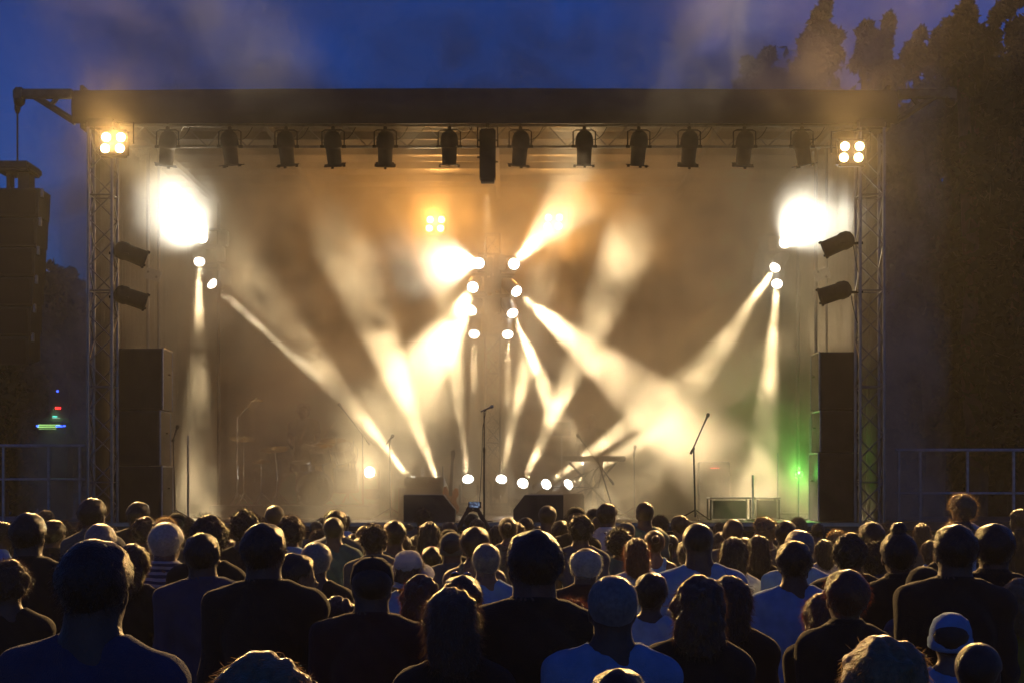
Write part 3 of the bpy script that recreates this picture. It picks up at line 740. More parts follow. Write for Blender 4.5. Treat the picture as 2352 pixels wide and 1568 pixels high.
# region, centre x, top y, head width (read off the photograph), body, skin, hair, hair colour, top, top colour, turn, label, extras
CROWD = [
('G',650,480,452,'b','b','short','k','tee','n',-4,'huge dark-haired man in a navy tee, nearest figure at the left end of the crowd',None),
('G',905,500,215,'f','b','long','d','tee','k',-12,'long-haired woman half hidden just right of the nearest navy-tee man',None),
('A',375,320,430,'b','b','short','k','jacket','k',-8,'broad man in black with short dark hair behind the nearest navy-tee man',None),
('A',720,410,275,'m','b','short','k','shirt','k',-35,'dark-haired man in profile pressed against the broad man in black',None),
('A',850,430,210,'f','a','curly','n','tee','g',-20,'curly brown head glowing behind the man in profile at the left',None),
('A',20,430,255,'m','b','short','k','tee','b',-50,'dark head cut by the left picture edge, face turned to the stage side',None),
('A',60,650,250,'f','a','bob','n','tee','b',-10,'low bobbed head in a blue tee at the left picture edge',None),
('A',610,275,200,'m','b','short','d','tee','k',-20,'faint head seen over the gap between two dark men at far left',None),
('A',1235,120,315,'m','b','short','d','jacket','g',-10,'tall man with short hair, highest head below the left truss tower',None),
('A',1220,365,300,'m','a','tousled','d','shirt','l',10,'tousled brown head in a light blue shirt below the tall tower-side man',None),
('A',1350,460,360,'m','a','grey','g','tee','k',0,'grey-crowned head with a pale bright rim above the nearest navy-tee man',None),
('A',1500,480,190,'f','b','bob','d','tee','k',-10,'dark bobbed head peeping out right of the grey-crowned man',None),
('A',1855,165,265,'m','b','short','k','jacket','k',-5,'tall black-haired man in front of the near loudspeaker stack',None),
('A',1940,365,290,'m','b','tousled','d','tee','t',0,'man with messy hair and teal tee below the loudspeaker stack',None),
('A',2215,385,250,'f','a','curly','y','tee','g',0,'blond curls glowing just above the grey-haired striped-shirt man',None),
('A',2225,445,400,'m','a','grey','w','shirt','s',-10,'grey-haired man in a blue and white striped shirt',None),
('B',265,320,200,'m','b','cap','k','tee','k',0,'dark capped head above the blond curls near the left side cloth',None),
('B',385,375,140,'f','a','curly','n','tee','g',10,'frizzy brown head beside the dark cap near the left side cloth',None),
('B',690,348,420,'f','b','tousled','k','tee','k',0,'wide dark head with a shiny hair clip on top',lambda o: headband(o, 'k')),
('B',600,590,430,'b','b','short','k','jacket','n',5,'round black head in a dark navy jacket next to the striped shirt',None),
('B',985,675,290,'f','a','long','r','tee','w',-15,'auburn-haired woman with a bright golden rim behind the navy jacket',None),
('B',1180,300,325,'m','b','spiky','k','tee','k',0,'spiky black-haired head against the smoke left of the drums',None),
('B',1390,380,190,'f','a','curly','n','tee','g',0,'small brown curly head right of the spiky black one',None),
('B',1575,215,232,'m','a','crop','n','tee','g',0,'faint smoky cropped head standing alone under the drum kit',None),
('B',1790,350,310,'m','b','tousled','d','shirt','b',-5,'man with a thick wavy mop and bright blue collar below the drums',None),
('B',1425,460,540,'b','b','short','k','jacket','k',3,'big dark-headed man in black, large figure left of the cap-wearing profile',None),
('B',1570,452,190,'f','a','curly','n','tee','g',0,'brown curls just behind the big dark-headed man in black',None),
('B',1850,860,430,'f','a','short','d','tank','l',-72,'short-haired woman in profile facing right, pale strap on her shoulder',None),
('C',35,710,365,'m','b','grey','g','tee','k',-6,'round grey-blue head in a black tee right of the woman in profile',None),
('C',35,420,160,'m','a','crop','n','tee','g',0,'faint pale head low against the smoke beside the capped heads',None),
('C',265,287,240,'m','b','cap','k','shirt','l',0,'black cap above a cropped man in light blue, below the drum kit',None),
('C',400,335,165,'m','a','short','n','shirt','w',0,'head in a white shirt half hidden right of the black cap',None),
('C',115,375,160,'f','b','bob','n','tee','g',0,'pale bobbed head half hidden left of the black cap',None),
('C',262,370,250,'m','b','crop','d','tee','t',0,'cropped man with a red-lit ear in front of the black cap',None),
('C',75,540,205,'f','a','curly','n','shirt','w',0,'curly-haired woman in a white collar below the capped heads',None),
('C',690,480,215,'m','b','short','n','tee','g',0,'round head behind the man with flat hair, under the drum stand',None),
('C',805,480,295,'m','b','spiky','d','shirt','g',0,'man with flat-topped hair and sunglasses pushed up, long neck',sunglasses),
('C',620,650,140,'f','a','long','n','tee','g',60,'small woman in profile left of the flat-haired man',None),
('C',1080,418,280,'m','b','short','d','tee','g',0,'round dark head left of the far amplifier and monitor',None),
('C',1260,460,180,'f','a','bob','n','tee','g',0,'bobbed head with orange rim behind the round dark one by the monitor',None),
('C',1190,612,215,'f','b','bun','k','tee','g',-25,'dark head with a hair bun and raised sunglasses above the white sunhat',sunglasses),
('C',1455,260,188,'m','b','spiky','n','tee','g',0,'faint spiky head in front of the left monitor',None),
('C',1550,430,280,'f','b','long','k','tee','k',0,'long black-haired head in front of the left monitor',None),
('C',1820,435,190,'m','b','short','n','tee','g',0,'small round head left of the raised phone',None),
('C',1810,540,230,'m','b','cap','k','tee','k',8,'black cap low behind the grey-blue capped man left of the raised phone',None),
('C',1850,582,310,'b','b','beanie','g','jacket','g',0,'wide man in a grey cap left of the round head below the phone',None),
('C',1385,612,170,'f','b','bob','d','tee','k',0,'small dark bob between the hair bun and the long black hair',None),
('C',2110,322,170,'ph','b','short','d','tee','g',0,'person holding a phone up with both hands in front of the microphone stand',None),
('C',2190,390,218,'f','a','bob','n','tee','g',0,'bobbed head with an orange rim just below the raised phone',None),
('C',2160,500,340,'f','a','short','n','tank','g',0,'round brown head and bare neck two rows below the raised phone',None),
('D',215,725,345,'m','a','grey','g','tee','b',0,'grey-haired person in a blue tee with a dark bag strap across the back',strap),
('C',1270,790,370,'f','a','sunhat','h','tee','b',0,'person in a wide white sunhat, palest thing in the crowd',None),
('C',1580,765,200,'f','b','short','k','tee','b',0,'dark head wearing a bright pink band right of the white sunhat',headband),
('C',785,930,520,'b','b','cap','k','jacket','m',-10,'man in a dark cap and black-maroon jacket left of the white sunhat',None),
('C',1440,1150,520,'f','a','wavy','r','tee','b',8,'long auburn wavy-haired woman below the white sunhat',None),
('C',1985,1150,490,'f','b','short','d','tee','k',0,'dark-haired woman with sunglasses on her head left of the giant man',sunglasses),
('H',860,735,325,'f','a','long','n','tee','k',4,'woman with long brown golden-rimmed hair at the elbow of the giant man',None),
('D',1030,215,215,'m','b','crop','d','tee','g',0,'cropped hazy head with a long neck in front of the right monitor',None),
('D',1410,245,235,'m','b','cap','k','tee','k',0,'capped head right of the cropped one by the right monitor',None),
('D',1825,185,235,'m','b','short','d','shirt','w',-30,'man with short curls and a white collar turning right before the stage',None),
('D',500,370,235,'f','a','bun','n','tee','g',0,'woman with a shiny hair clip right of the microphone stand base',None),
('D',610,435,255,'f','a','bob','n','tee','g',0,'smooth round brown bob above the left shoulder of the giant man',None),
('D',740,373,195,'m','b','short','d','tee','l',0,'small round head behind the brown bob, over the giant man',None),
('D',915,493,190,'m','b','short','k','tee','k',0,'low dark head just above the giant man',None),
('D',345,480,200,'f','a','long','n','tank','g',10,'long-haired woman with pale strap between the clip and the raised phone',None),
('D',1210,415,220,'m','b','short','d','tee','g',-15,'short-haired head right of the giant man, third row from the stage',None),
('D',1350,335,215,'f','b','curly','d','tee','g',0,'curly head squeezed under the capped head by the right monitor',None),
('D',1480,342,288,'m','b','tousled','k','tee','n',0,'tousled black-haired man in a navy tee right of the giant man',None),
('D',1720,360,190,'m','a','crop','n','jacket','k',0,'cropped pale head beside the tousled black-haired man',None),
('D',2080,450,218,'m','a','cap','g','tee','g',0,'low grey cap left of the tall cropped man with sticking-out ears',None),
('D',2000,522,315,'f','b','afro','k','tee','t',0,'dark curly afro in a teal tee below the low grey cap',None),
('D',1545,757,375,'m','b','fringe','w','shirt','m',-3,'balding man with a white ring of hair and a dark patterned shirt',None),
('H',1380,375,322,'b','b','short','k','jacket','k',2,'giant dark man in black in the middle of the crowd, head over the stage lights',None),
('E',120,650,325,'f','a','long','r','tee','l',0,'red-haired long-haired woman left of the slender-necked one',None),
('E',235,168,225,'m','b','crop','d','tee','t',0,'tall cropped man with sticking-out ears and teal tee, right of stage centre',None),
('E',435,355,175,'f','a','curly','r','tee','g',0,'red curls just right of the tall cropped man',None),
('E',705,343,212,'m','a','short','n','tee','g',10,'round head by itself before the right half of the stage',None),
('E',395,503,220,'f','b','bob','d','tee','g',0,'head wearing a dark band behind the slender-necked woman',hearing),
('E',362,542,255,'f','a','bun','n','tank','b',4,'slender-necked woman with put-up hair in a blue top',None),
('E',580,600,120,'f','a','ponytail','n','tee','g',0,'small head with a ponytail between the two blue shirts',None),
('E',940,452,375,'b','b','thin','d','tee','b',0,'wide balding man in a blue tee left of the long dark hair',None),
('E',735,487,190,'f','a','curly','d','tee','g',0,'dark curls tucked left of the wide balding man',None),
('E',820,675,285,'m','b','short','d','tee','w',0,'short-haired man in a white tee, bright shoulder seam, right of the slender neck',None),
('E',1235,435,140,'f','a','bob','n','tee','g',0,'pale bob peeping left of the bald-headed man near the thin post',None),
('E',1415,396,252,'m','b','bald','d','tee','g',0,'bald round head in front of the bright frame line on stage',None),
('E',1245,570,240,'f','a','bob','n','tee','k',0,'round brown bob below the bald head',None),
('E',1425,640,370,'f','b','long','d','tee','w',0,'large long dark-haired woman right of the white-tee man',None),
('E',1845,370,252,'m','a','tousled','y','tee','g',40,'blond man in profile facing left under the green lamp',None),
('E',1750,612,300,'f','b','long','d','tee','k',-5,'long-haired woman just right of the large long dark-haired one',None),
('E',1910,612,190,'m','a','short','d','tee','g',0,'small head behind two long-haired women below the green lamp',None),
('E',2120,420,255,'m','b','short','d','tee','g',0,'dark round head above the silver-haired man, green light behind',None),
('E',2290,378,155,'f','a','curly','y','tee','g',0,'fair curls right of the dark round head in the green light',None),
('F',150,400,262,'m','a','grey','g','tee','l',0,'silver-haired man in a light blue tee behind the bright blue back',None),
('I',870,455,200,'m','c','short','k','tee','b',0,'black-haired man in a bright blue tee, big square back',None),
('H',2108,640,185,'f','b','short','k','tee','l',0,'oval dark head in a light blue top right of the bald blue-tee man',None),
('I',262,682,325,'f','a','wavy','n','jacket','k',0,'big dark head with wild glowing wavy hair, right of the bald blue-tee man',None),
('I',455,682,265,'f','b','long','d','jacket','k',-6,'long-haired woman pressed behind the wild glowing wavy hair',None),
('H',1870,660,285,'m','b','thin','g','tee','b',0,'bald-headed man in a scoop-necked blue tee at bottom centre right',None),
('H',1605,822,245,'f','a','curly','r','tee','k',0,'low auburn head at the shoulder of the giant man',None),
('H',1900,1240,230,'f','b','short','k','tee','k',0,'dark crown at the bottom edge in front of the scoop-necked blue tee',None),
('F',515,405,150,'f','a','curly','y','tee','g',30,'glowing yellow curls behind the dark messy head at right',None),
('F',390,490,160,'f','b','long','d','tee','w',0,'long dark hair with a bright edge right of the silver-haired man',None),
('F',640,432,290,'m','b','tousled','k','jacket','k',0,'dark messy-haired man below the glowing yellow curls',None),
('F',858,320,238,'m','b','short','d','tee','g',0,'gold-rimmed round head above the dark pair right of the tower',None),
('F',805,400,195,'f','a','bob','n','tee','g',0,'gold-rimmed low head directly under the other gold-rimmed one',None),
('F',885,520,255,'m','b','curly','k','jacket','n',0,'curly black head touching the dark messy-haired man',None),
('F',1120,330,320,'f','b','topbun','k','jacket','k',4,'woman with a bun on top of her head, glowing yellow on its left',None),
('F',1350,328,155,'f','a','long','n','tee','g',0,'brown long-haired head right of the top bun',None),
('F',1435,500,140,'f','a','bob','n','tee','l',35,'small face in profile and light blue top right of the top bun',None),
('F',1680,350,375,'b','b','short','k','jacket','k',0,'large black head below the child on the shoulders',None),
('F',1720,300,255,'m','a','tousled','y','tee','k',0,'blond man carrying the child on his shoulders',None),
('F',2060,340,340,'m','b','short','k','jacket','k',0,'large dark head right of the child on the shoulders',None),
('F',2310,190,160,'m','b','short','k','jacket','k',30,'tall head in profile at the right picture edge',None),
('F',1370,770,330,'f','b','beanie','k','jacket','n',0,'hooded dark figure with gold rim below the small face in profile',None),
('F',2080,790,340,'f','b','bob','d','jacket','k',0,'dark bob with a bronze rim near the right edge, second row',None),
('I',1212,640,250,'f','a','short','r','jacket','k',0,'large head with glowing orange-red hair right of the bright blue back',None),
('I',1050,795,190,'f','b','bob','r','jacket','k',20,'lower dark head leaning against the glowing orange-red one',None),
('I',1450,1085,520,'f','b','wavy','y','jacket','k',12,'very near blond-rimmed messy head at the bottom edge, right half',None),
('G',1790,1262,720,'f','b','wavy','y','tee','k',0,'very near gold-rimmed crown at the bottom edge, left half',None),
('I',2330,700,230,'f','a','wavy','y','tee','y',0,'woman in yellow cut by the right picture edge',None),
('I',1880,925,130,'f','a','beanie','b','tee','b',0,'small person in a blue hat low at right',None),
('I',2060,1115,190,'m','b','thin','d','tee','k',-30,'pale-rimmed bald head low in the right corner',None),
('G',2300,860,230,'f','b','long','d','tee','k',0,'dark long-haired figure right of the woman in profile, bottom left half',None),
('G',60,610,230,'m','b','tousled','d','tee','k',0,'tousled dark head low at the left edge beside the broad man',None),
('G',2290,270,130,'m','b','short','d','tee','g',0,'small head right of the black cap under the drums',None),
('E',1560,640,140,'f','a','short','r','tee','g',0,'red-brown small head between the bald head and the thin post',None),
('E',1060,520,120,'m','a','short','n','tee','g',0,'tiny head right of the wide balding man',None),
('C',540,590,150,'m','b','short','d','tee','g',0,'small dark head right of the white shirt below the drums',None),
('C',1680,560,150,'f','a','bob','n','tee','g',0,'light-rimmed small bob right of the long black hair',None),
('D',1650,250,120,'m','a','short','d','tee','g',0,'tiny head between the curly man turning right and the right monitor cap',None),
('F',1000,330,120,'f','a','curly','n','tee','g',0,'small gold-edged head left of the top bun',None),
('F',330,330,120,'m','a','short','d','tee','g',0,'tiny head in green light above the long dark hair',None),
]
rows = []
for k, (rg, cx, top, wd, body, sk, hr, hc, tp, tcl, rz, lab, ex) in enumerate(CROWD):
    x0, y0, zs = REG[rg]; f = 1/(zs*1.38776)
    px = (x0+cx/zs)/1.38776; py = (y0+top/zs)/1.38776; w_ = wd*f
    hw = HW.get(hr, .17); T = TOP.get(hr, 1.765)
    s = CH/(T+(py-HOR)*hw/w_); s = min(max(s, .80), 1.12)
    Y = (CH-T*s)*FP/(py-HOR)
    Y = min(Y, 21.5)
    rows.append([px, py, Y, T])
# keep neighbours from standing in one another: slide them along their sight lines
for it in range(60):
    for i in range(len(rows)):
        for j in range(i):
            a, b = rows[i], rows[j]
            xa_, xb_ = (a[0]-1176)*a[2]/FP, (b[0]-1176)*b[2]/FP
            dx, dy = abs(xa_-xb_), a[2]-b[2]
            need = .40*math.sqrt(max(0, 1-(dx/.44)**2)) if dx < .44 else 0
            if abs(dy) < need:
                p = (need-abs(dy))*.25*(1 if dy >= 0 else -1); a[2] += p; b[2] -= p
for row, rec in zip(rows, CROWD):
    px, py, Y, T = row; s = (CH-(py-HOR)*Y/FP)/T
    rg, cx, top, wd, body, sk, hr, hc, tp, tcl, rz, lab, ex = rec
    sw = rnd.uniform(.97, 1.03)
    o = person((px-1176)*Y/FP, Y, s, body, sk, hr, hc, tp, tcl, rz+rnd.uniform(-14, 14), lab, extra=ex, wide=sw)
    PEOPLE.append((o, lab))
    if 'raised phone' not in lab and 'holding a phone' in lab:
        ps = s; w_ = [Vector(q) for q in (arm_pts(SB['ph'], -1)[2], arm_pts(SB['ph'], 1)[2])]
        c = (w_[0]+w_[1])/2+Vector((0, .0, .085)); c = Vector(o.location)+Vector((c.x*ps, c.y*ps, c.z*ps))
        ph = empty('phone', c); tag(ph, 'dark phone with a small bluish screen held up sideways over the crowd', 'phone')
        m = MB(); m.box((0,0,0), (.158,.010,.078), bev=.004); m.build('phone_case', M['black_metal'], ph)
        sm_ = bpy.data.materials.new('phone_screen'); sm_.use_nodes = True; t = sm_.node_tree; b = t.nodes["Principled BSDF"]
        vo = t.nodes.new("ShaderNodeTexVoronoi"); vo.inputs["Scale"].default_value = 45; tc = t.nodes.new("ShaderNodeTexCoord"); cr = t.nodes.new("ShaderNodeValToRGB")
        cr.color_ramp.elements[0].color = (.5,.7,1,1); cr.color_ramp.elements[1].color = (.03,.04,.08,1); cr.color_ramp.elements[1].position = .45
        t.links.new(tc.outputs["Object"], vo.inputs["Vector"]); t.links.new(vo.outputs["Distance"], cr.inputs[0]); t.links.new(cr.outputs[0], b.inputs["Emission Color"]); b.inputs["Emission Strength"].default_value = .35
        b.inputs["Base Color"].default_value = (.01,.01,.01,1)
        m = MB(); m.box((0,-.0065,0), (.118,.002,.066)); m.build('phone_screen', sm_, ph)

# the child sitting on the blond man's shoulders
SB['c'] = dict(sh=.165, hip=.15, arm='down', neck=.95)
car = [o for o, l in PEOPLE if l.startswith('blond man carrying')][0]
def child_mesh():
    S = SB['c']
    def fn(p):
        d = smin(f_trunk(p, S), f_neck(p, .9), .035); q = (p-HC)/1.18+HC; d = smin(d, f_head(q)*1.18, .02)
        for s_ in (-1, 1):
            d = smin(d, smin(s_cap(p, (s_*.165,-.01,1.40), (s_*.22,.12,1.22), .046, .036), s_cap(p, (s_*.22,.12,1.22), (s_*.12,.26,1.12), .036, .026), .02), .03)
            d = smin(d, s_cap(p, (s_*.09,.0,.93), (s_*.16,.30,.90), .085, .06), .04); d = smin(d, s_cap(p, (s_*.16,.30,.90), (s_*.15,.30,.52), .058, .038), .03)
            d = smin(d, s_cap(p, (s_*.15,.28,.48), (s_*.15,.40,.45), .038, .03), .02)
        return d
    S2 = surface(fn, (-.4,-.2,.38), (.4,.5,1.84), .013)
    hs = [hand_mesh((s_*.12,.26,1.12), (-s_*.4,.8,-.3), (0,.2,1), .5*(-s_)) for s_ in (-1, 1)]
    return np_mesh('child_body', *join([S2]+hs))
cs = .66; Y = car.location.y-.02
hd = P((2500+1750/3.0785)/1.38776, (1560+55/3.0785)/1.38776, Y)
cz = hd.z-1.79*cs
o = bpy.data.objects.new('person', child_mesh()); COL.objects.link(o); o.data.materials.append(SK['a']); o.location = (hd.x, Y, cz); o.scale = (cs,)*3; o.rotation_euler = (0, 0, R(25))
tag(o, 'small child in a white tee carried on the shoulders of a blond man', 'child')
hh = child('hair', data('tousled', lambda: hair_mesh('tousled')), HM['y'], o); hh.scale = (1.18,)*3; hh.location = tuple(-HC*.18)
def ctee():
    S = SB['c']
    def fn(p):
        d = f_trunk(p, S)-.014
        for s_ in (-1, 1): d = smin(d, smax(s_cap(p, (s_*.165,-.01,1.40), (s_*.22,.12,1.22), .064, .056), -(p[:, 2]-1.28), .01), .03)
        d = smax(d+wrinkle(p), .88-p[:, 2], .01); d = smax(d, -s_ell(p, (0,-.01,1.545), (.085,.10,.075)), .012); return smax(d, p[:, 2]-1.53, .01)
    return np_mesh('tee', *surface(fn, (-.35,-.22,.8), (.35,.3,1.6), .013))
child('tee', ctee(), CM['w'], o)
M['black_paint'] = mat('black_paint', (.014,.014,.015), .65, 0, .3, 20, .15, 120, spec=.3)

# ================================================================ HANGING LAMPS ON THE FRONT TRUSS
pipe = empty('lighting_truss', ((xa+xb)/2, FY+.9, P(0,292,FY+.9).z)); tag(pipe, 'aluminium lighting bar under the roof front carrying the hanging lanterns', 'lighting truss')
HL = (xb-xa)/2-.25; dzz = P(0,285,FY+.9).z-P(0,329,FY+.9).z
m = MB(); m.tube((-HL,0,.02), (HL,0,.02), .025); m.build('upper_pipe', M['alu'], pipe, True)
m = MB(); m.tube((-HL,.22,-dzz+.03), (HL,.22,-dzz+.03), .02); m.build('lower_pipe', M['alu'], pipe, True)
m = MB()
for i in range(int(2*HL/.6)):
    x = -HL+i*.6; m.tube((x,0,.02), (x+.3,.22,-dzz+.03), .009, n=6); m.tube((x+.3,.22,-dzz+.03), (x+.6,0,.02), .009, n=6)
m.build('lacing', M['alu'], pipe)
def cable(m, a, b, sag, r=.006, n=10):
    a = Vector(a); b = Vector(b)
    m.path([a.lerp(b, i/n)+Vector((0,0,-sag*4*(i/n)*(1-i/n))) for i in range(n+1)], r, n=5)
def lantern(px, Y, label, tilt=0.0, src=None):
    z = P(0,300,Y).z
    r = empty('stage_lantern', (P(px,0,Y).x, Y, z)); tag(r, label, 'stage lantern', 'unlit lanterns hanging from the front lighting bar')
    c = Vector((0,0,-.24)); ax = Vector((math.sin(R(tilt+rnd.uniform(-5, 5))), rnd.uniform(.1, .5), -1)).normalized()
    m = MB(); m.lathe([(.02,-.235),(.065,-.225),(.105,-.19),(.125,-.14),(.135,-.06),(.135,.0),(.118,.02),(.112,.04),(.105,.26),(.118,.27),(.118,.28),(.098,.28)], c, ax, n=24); m.build('lantern_can', M['black_paint'], r, True)
    q = ax.to_track_quat('Z', 'Y'); m = MB()
    m.box(c+ax*.275, (.28,.28,.012), q.to_matrix(), .004)
    for i, j in ((1,0),(-1,0),(0,-1)): m.box(c+ax*.285+q@Vector((i*.14,j*.14,0)), (.035,.035,.04), q.to_matrix())
    m.build('gel_frame', M['black_paint'], r)
    m = MB(); m.path([(-.165,0,-.24),(-.165,0,-.02),(-.12,0,.005),(.12,0,.005),(.165,0,-.02),(.165,0,-.24)], .011, n=6)
    for s_ in (-1, 1): m.tube((s_*.13,0,-.24), (s_*.19,0,-.24), .022, n=8)
    m.build('yoke', M['black_paint'], r)
    m = MB(); m.box((0,0,.03), (.05,.06,.06), bev=.01); m.tube((0,0,.06), (0,0,.13), .012); m.build('hook_clamp', M['black_paint'], r)
    m = MB(); cable(m, (.02,.03,-.02), (.35,.0,.08), .16); m.build('cable', M['black_paint'], r)
LT = [(385,'near the glaring left lamp, nearly lost in its glow',-6),(528,'second from the left tower, above the drum side',0),(657,'faint in the haze, third from the left tower',0),(765,'fourth from the left tower',0),
      (885,'darkest one left of the centre, fifth from the left tower',0),(1032,'next left of the long box light',0),(1195,'next right of the long box light',0),(1342,'sharpest and darkest, second right of the long box light',0),
      (1467,'third right of the long box light, smoke before it',0),(1583,'faintest one, fourth right of the long box light',0),(1710,'fifth right of the long box light',2),(1842,'above the glaring right lamp, last before the orange blinder',7)]
for px, l, tl in LT: lantern(px, FY+.9, 'black hanging lantern '+l, tl)
r = empty('profile_spotlight', (P(1120,0,FY+.9).x, FY+.9, P(0,292,FY+.9).z)); tag(r, 'long black box-shaped spotlight hanging over the stage centre, pointing down', 'stage lantern')
m = MB(); m.box((0,0,-.42), (.24,.22,.76), bev=.02); m.build('housing', M['black_paint'], r)
m = MB()
for s_, z in ((1,-.2),(-1,-.2),(-1,-.45),(1,-.52),(-1,-.3)): m.tube((s_*.12,0,z), (s_*.155,0,z), .015, n=8)
m.build('knobs', M['black_paint'], r)
m = MB(); m.box((0,0,-.815), (.20,.18,.03)); m.build('lens_hood', M['black_paint'], r)
m = MB(); m.path([(-.15,0,-.3),(-.15,0,-.0),(.15,0,-.0),(.15,0,-.3)], .012, n=6); m.box((0,0,.03), (.05,.06,.08)); m.build('yoke', M['black_paint'], r)
spot(r, (0,0,-.86), (0,.05,-1), 1100*KE, 12, .6, (1,.75,.45), .05)

def side_lantern(px, py, Y, d, label, mast_px):
    c = P(px, py, Y); r = empty('spotlight', c); tag(r, label, 'spotlight', 'spotlights clamped to the truss towers'); d = Vector(d).normalized()
    m = MB(); m.lathe([(.03,-.24),(.09,-.22),(.125,-.17),(.135,-.08),(.12,-.04),(.125,.20),(.14,.21),(.14,.225),(.11,.225)], (0,0,0), d, n=24); m.build('lantern_can', M['black_paint'], r, True)
    q = d.to_track_quat('Z', 'Y').to_matrix(); m = MB()
    for i, j in ((1,1),(-1,1),(1,-1),(-1,-1)): m.box(d*.23+q@Vector((i*.1,j*.1,0)), (.03,.03,.03), q)
    m.build('gel_frame', M['black_paint'], r)
    mx = P(mast_px, py, Y)-c
    m = MB(); m.path([(0,-.14,-.02), (mx.x*.35,-.15,0), (mx.x*.5,0,.0), (mx.x*.35,.15,0), (0,.14,-.02)], .012, n=6); m.tube((mx.x*.45,0,0), (mx.x*.95,0,.01), .02); m.build('side_arm', M['black_paint'], r)
    m = MB(); cable(m, -d*.22, (mx.x*.9,0,-.5), .14); m.build('cable', M['black_paint'], r)
side_lantern(1925, 560, FY+.15, (-1,.35,-.42), 'black spotlight clamped high on the truss tower by the trees', 1985)
side_lantern(1918, 672, FY+.15, (-1,.35,-.30), 'black spotlight clamped low on the truss tower by the trees', 1985)
side_lantern(300, 583, FY+.15, (1,.35,-.38), 'black spotlight lost in glare, high on the truss tower by the hanging loudspeakers', 248)
side_lantern(300, 683, FY+.15, (1,.35,-.32), 'black spotlight low on the truss tower by the hanging loudspeakers', 248)

# ================================================================ LOUDSPEAKERS
def cabinet(name, x0, x1, y0, y1, Y, dep, label, grp, side):
    a = P(x0, y1, Y); b = P(x1, y0, Y); c = (a+b)/2; w_, h_ = b.x-a.x, b.z-a.z
    r = empty(name, (c.x, Y+dep/2, a.z)); tag(r, label, 'loudspeaker', grp)
    m = MB(); m.box((0,0,h_/2), (w_, dep, h_), bev=.015); m.build('cabinet', M['speaker'], r)
    m = MB(); m.box((0,-dep/2-.012,h_/2), (w_-.05,.02,h_-.05), bev=.006); m.build('grille', M['grille'], r)
    for s_ in (-1, 1):
        m = MB(); m.path([(s_*(w_/2+.004),.02,h_*.6),(s_*(w_/2+.03),.02,h_*.6),(s_*(w_/2+.03),.16,h_*.6),(s_*(w_/2+.004),.16,h_*.6)], .01, n=6); m.build('handle', M['black_metal'], r)
    m = MB(); e = side*w_/2                    # bright steel rails imitate the lit rim on the stage side
    m.tube((e,-dep/2,.01), (e,-dep/2,h_-.01), .012, n=8); m.tube((e,dep/2,.01), (e,dep/2,h_-.01), .012, n=8); m.tube((e,-dep/2,h_), (e,dep/2,h_), .012, n=8); m.build('lit_edge_rail', M['galv'], r)
    return r
SPK = 'loudspeakers stacked at the stage sides'
zd = DZ; yd = HOR+(CH-DZ)*FP/(FY+.4)
cabinet('loudspeaker', 264, 374, 800, 941, FY+.4, .7, 'black upper loudspeaker beside the truss tower near the lit console', SPK, 1)
cabinet('loudspeaker', 264, 368, 943, 1068, FY+.4, .75, 'black middle cabinet under the upper loudspeaker near the lit console', SPK, 1)
cabinet('loudspeaker', 262, 372, 1070, yd, FY+.4, .8, 'black bottom cabinet of the stack near the lit console', SPK, 1)
cabinet('loudspeaker', 1882, 1975, 808, 941, FY+.4, .7, 'black upper loudspeaker beside the tower in front of the trees', SPK, -1)
cabinet('loudspeaker', 1884, 1975, 943, 1038, FY+.4, .75, 'black middle cabinet with a bright edge line, tower by the trees', SPK, -1)
cabinet('loudspeaker', 1880, 1978, 1040, yd, FY+.4, .8, 'black bottom cabinet of the stack by the trees', SPK, -1)
# hanging line of cabinets at the left end
tipx = P(40,0,FY+.1).x
bum = empty('flying_frame', (tipx, FY+.1, P(0,387,FY).z)); tag(bum, 'grey flying frame on the cable at the left roof arm', 'flying frame')
m = MB(); m.box((0,.0,0), (.52,.75,.13), bev=.03); m.build('frame_beam', M['black_metal'], bum)
m = MB(); m.box((.13,0,-.2), (.16,.3,.28)); m.box((-.1,0,-.2), (.06,.2,.28)); m.build('hanger', M['black_metal'], bum)
m = MB(); m.tube((0,0,.06), (0,0,P(0,224,FY).z-P(0,387,FY).z), .014, n=8); m.build('cable', M['black_metal'], bum)
m = MB(); m.lathe([(.02,.05),(.04,.03),(.045,-.05),(.03,-.1),(.01,-.12)], (0,0,P(0,240,FY).z-P(0,387,FY).z)); m.build('hook', M['black_metal'], bum, True)
z = P(0,438,FY).z; px0 = [0,-2,-4,-6,-8,-10]; hh_ = .40
for i in range(6):
    r = empty('loudspeaker', (tipx-.02-.012*i, FY+.1, z-hh_*(i+1)-.012*i)); tag(r, 'black cabinet of the hanging loudspeaker column, '+['topmost','second from the top','third from the top','fourth from the top','fifth from the top','lowest'][i], 'loudspeaker', 'cabinets of the hanging column')
    rx = Matrix.Rotation(R(2*i), 3, 'X')
    m = MB(); pts = [(-.40+.015*i,-.3,0),(.40-.015*i,-.3,0),(.42-.015*i,-.3,hh_),(-.42+.015*i,-.3,hh_)]; m.prism([rx@Vector(p) for p in pts], rx@Vector((0,.6,0))); m.build('cabinet', M['speaker'], r)
    m = MB(); m.box(rx@Vector((0,-.315,hh_/2)), (.74-.03*i,.02,hh_-.05), rx, .005); m.build('grille', M['grille'], r)
    for s_ in (-1, 1): m = MB(); m.box((s_*(.43-.015*i),-.2,hh_-.05), (.03,.08,.12)); m.build('rigging_plate', M['galv'], r)

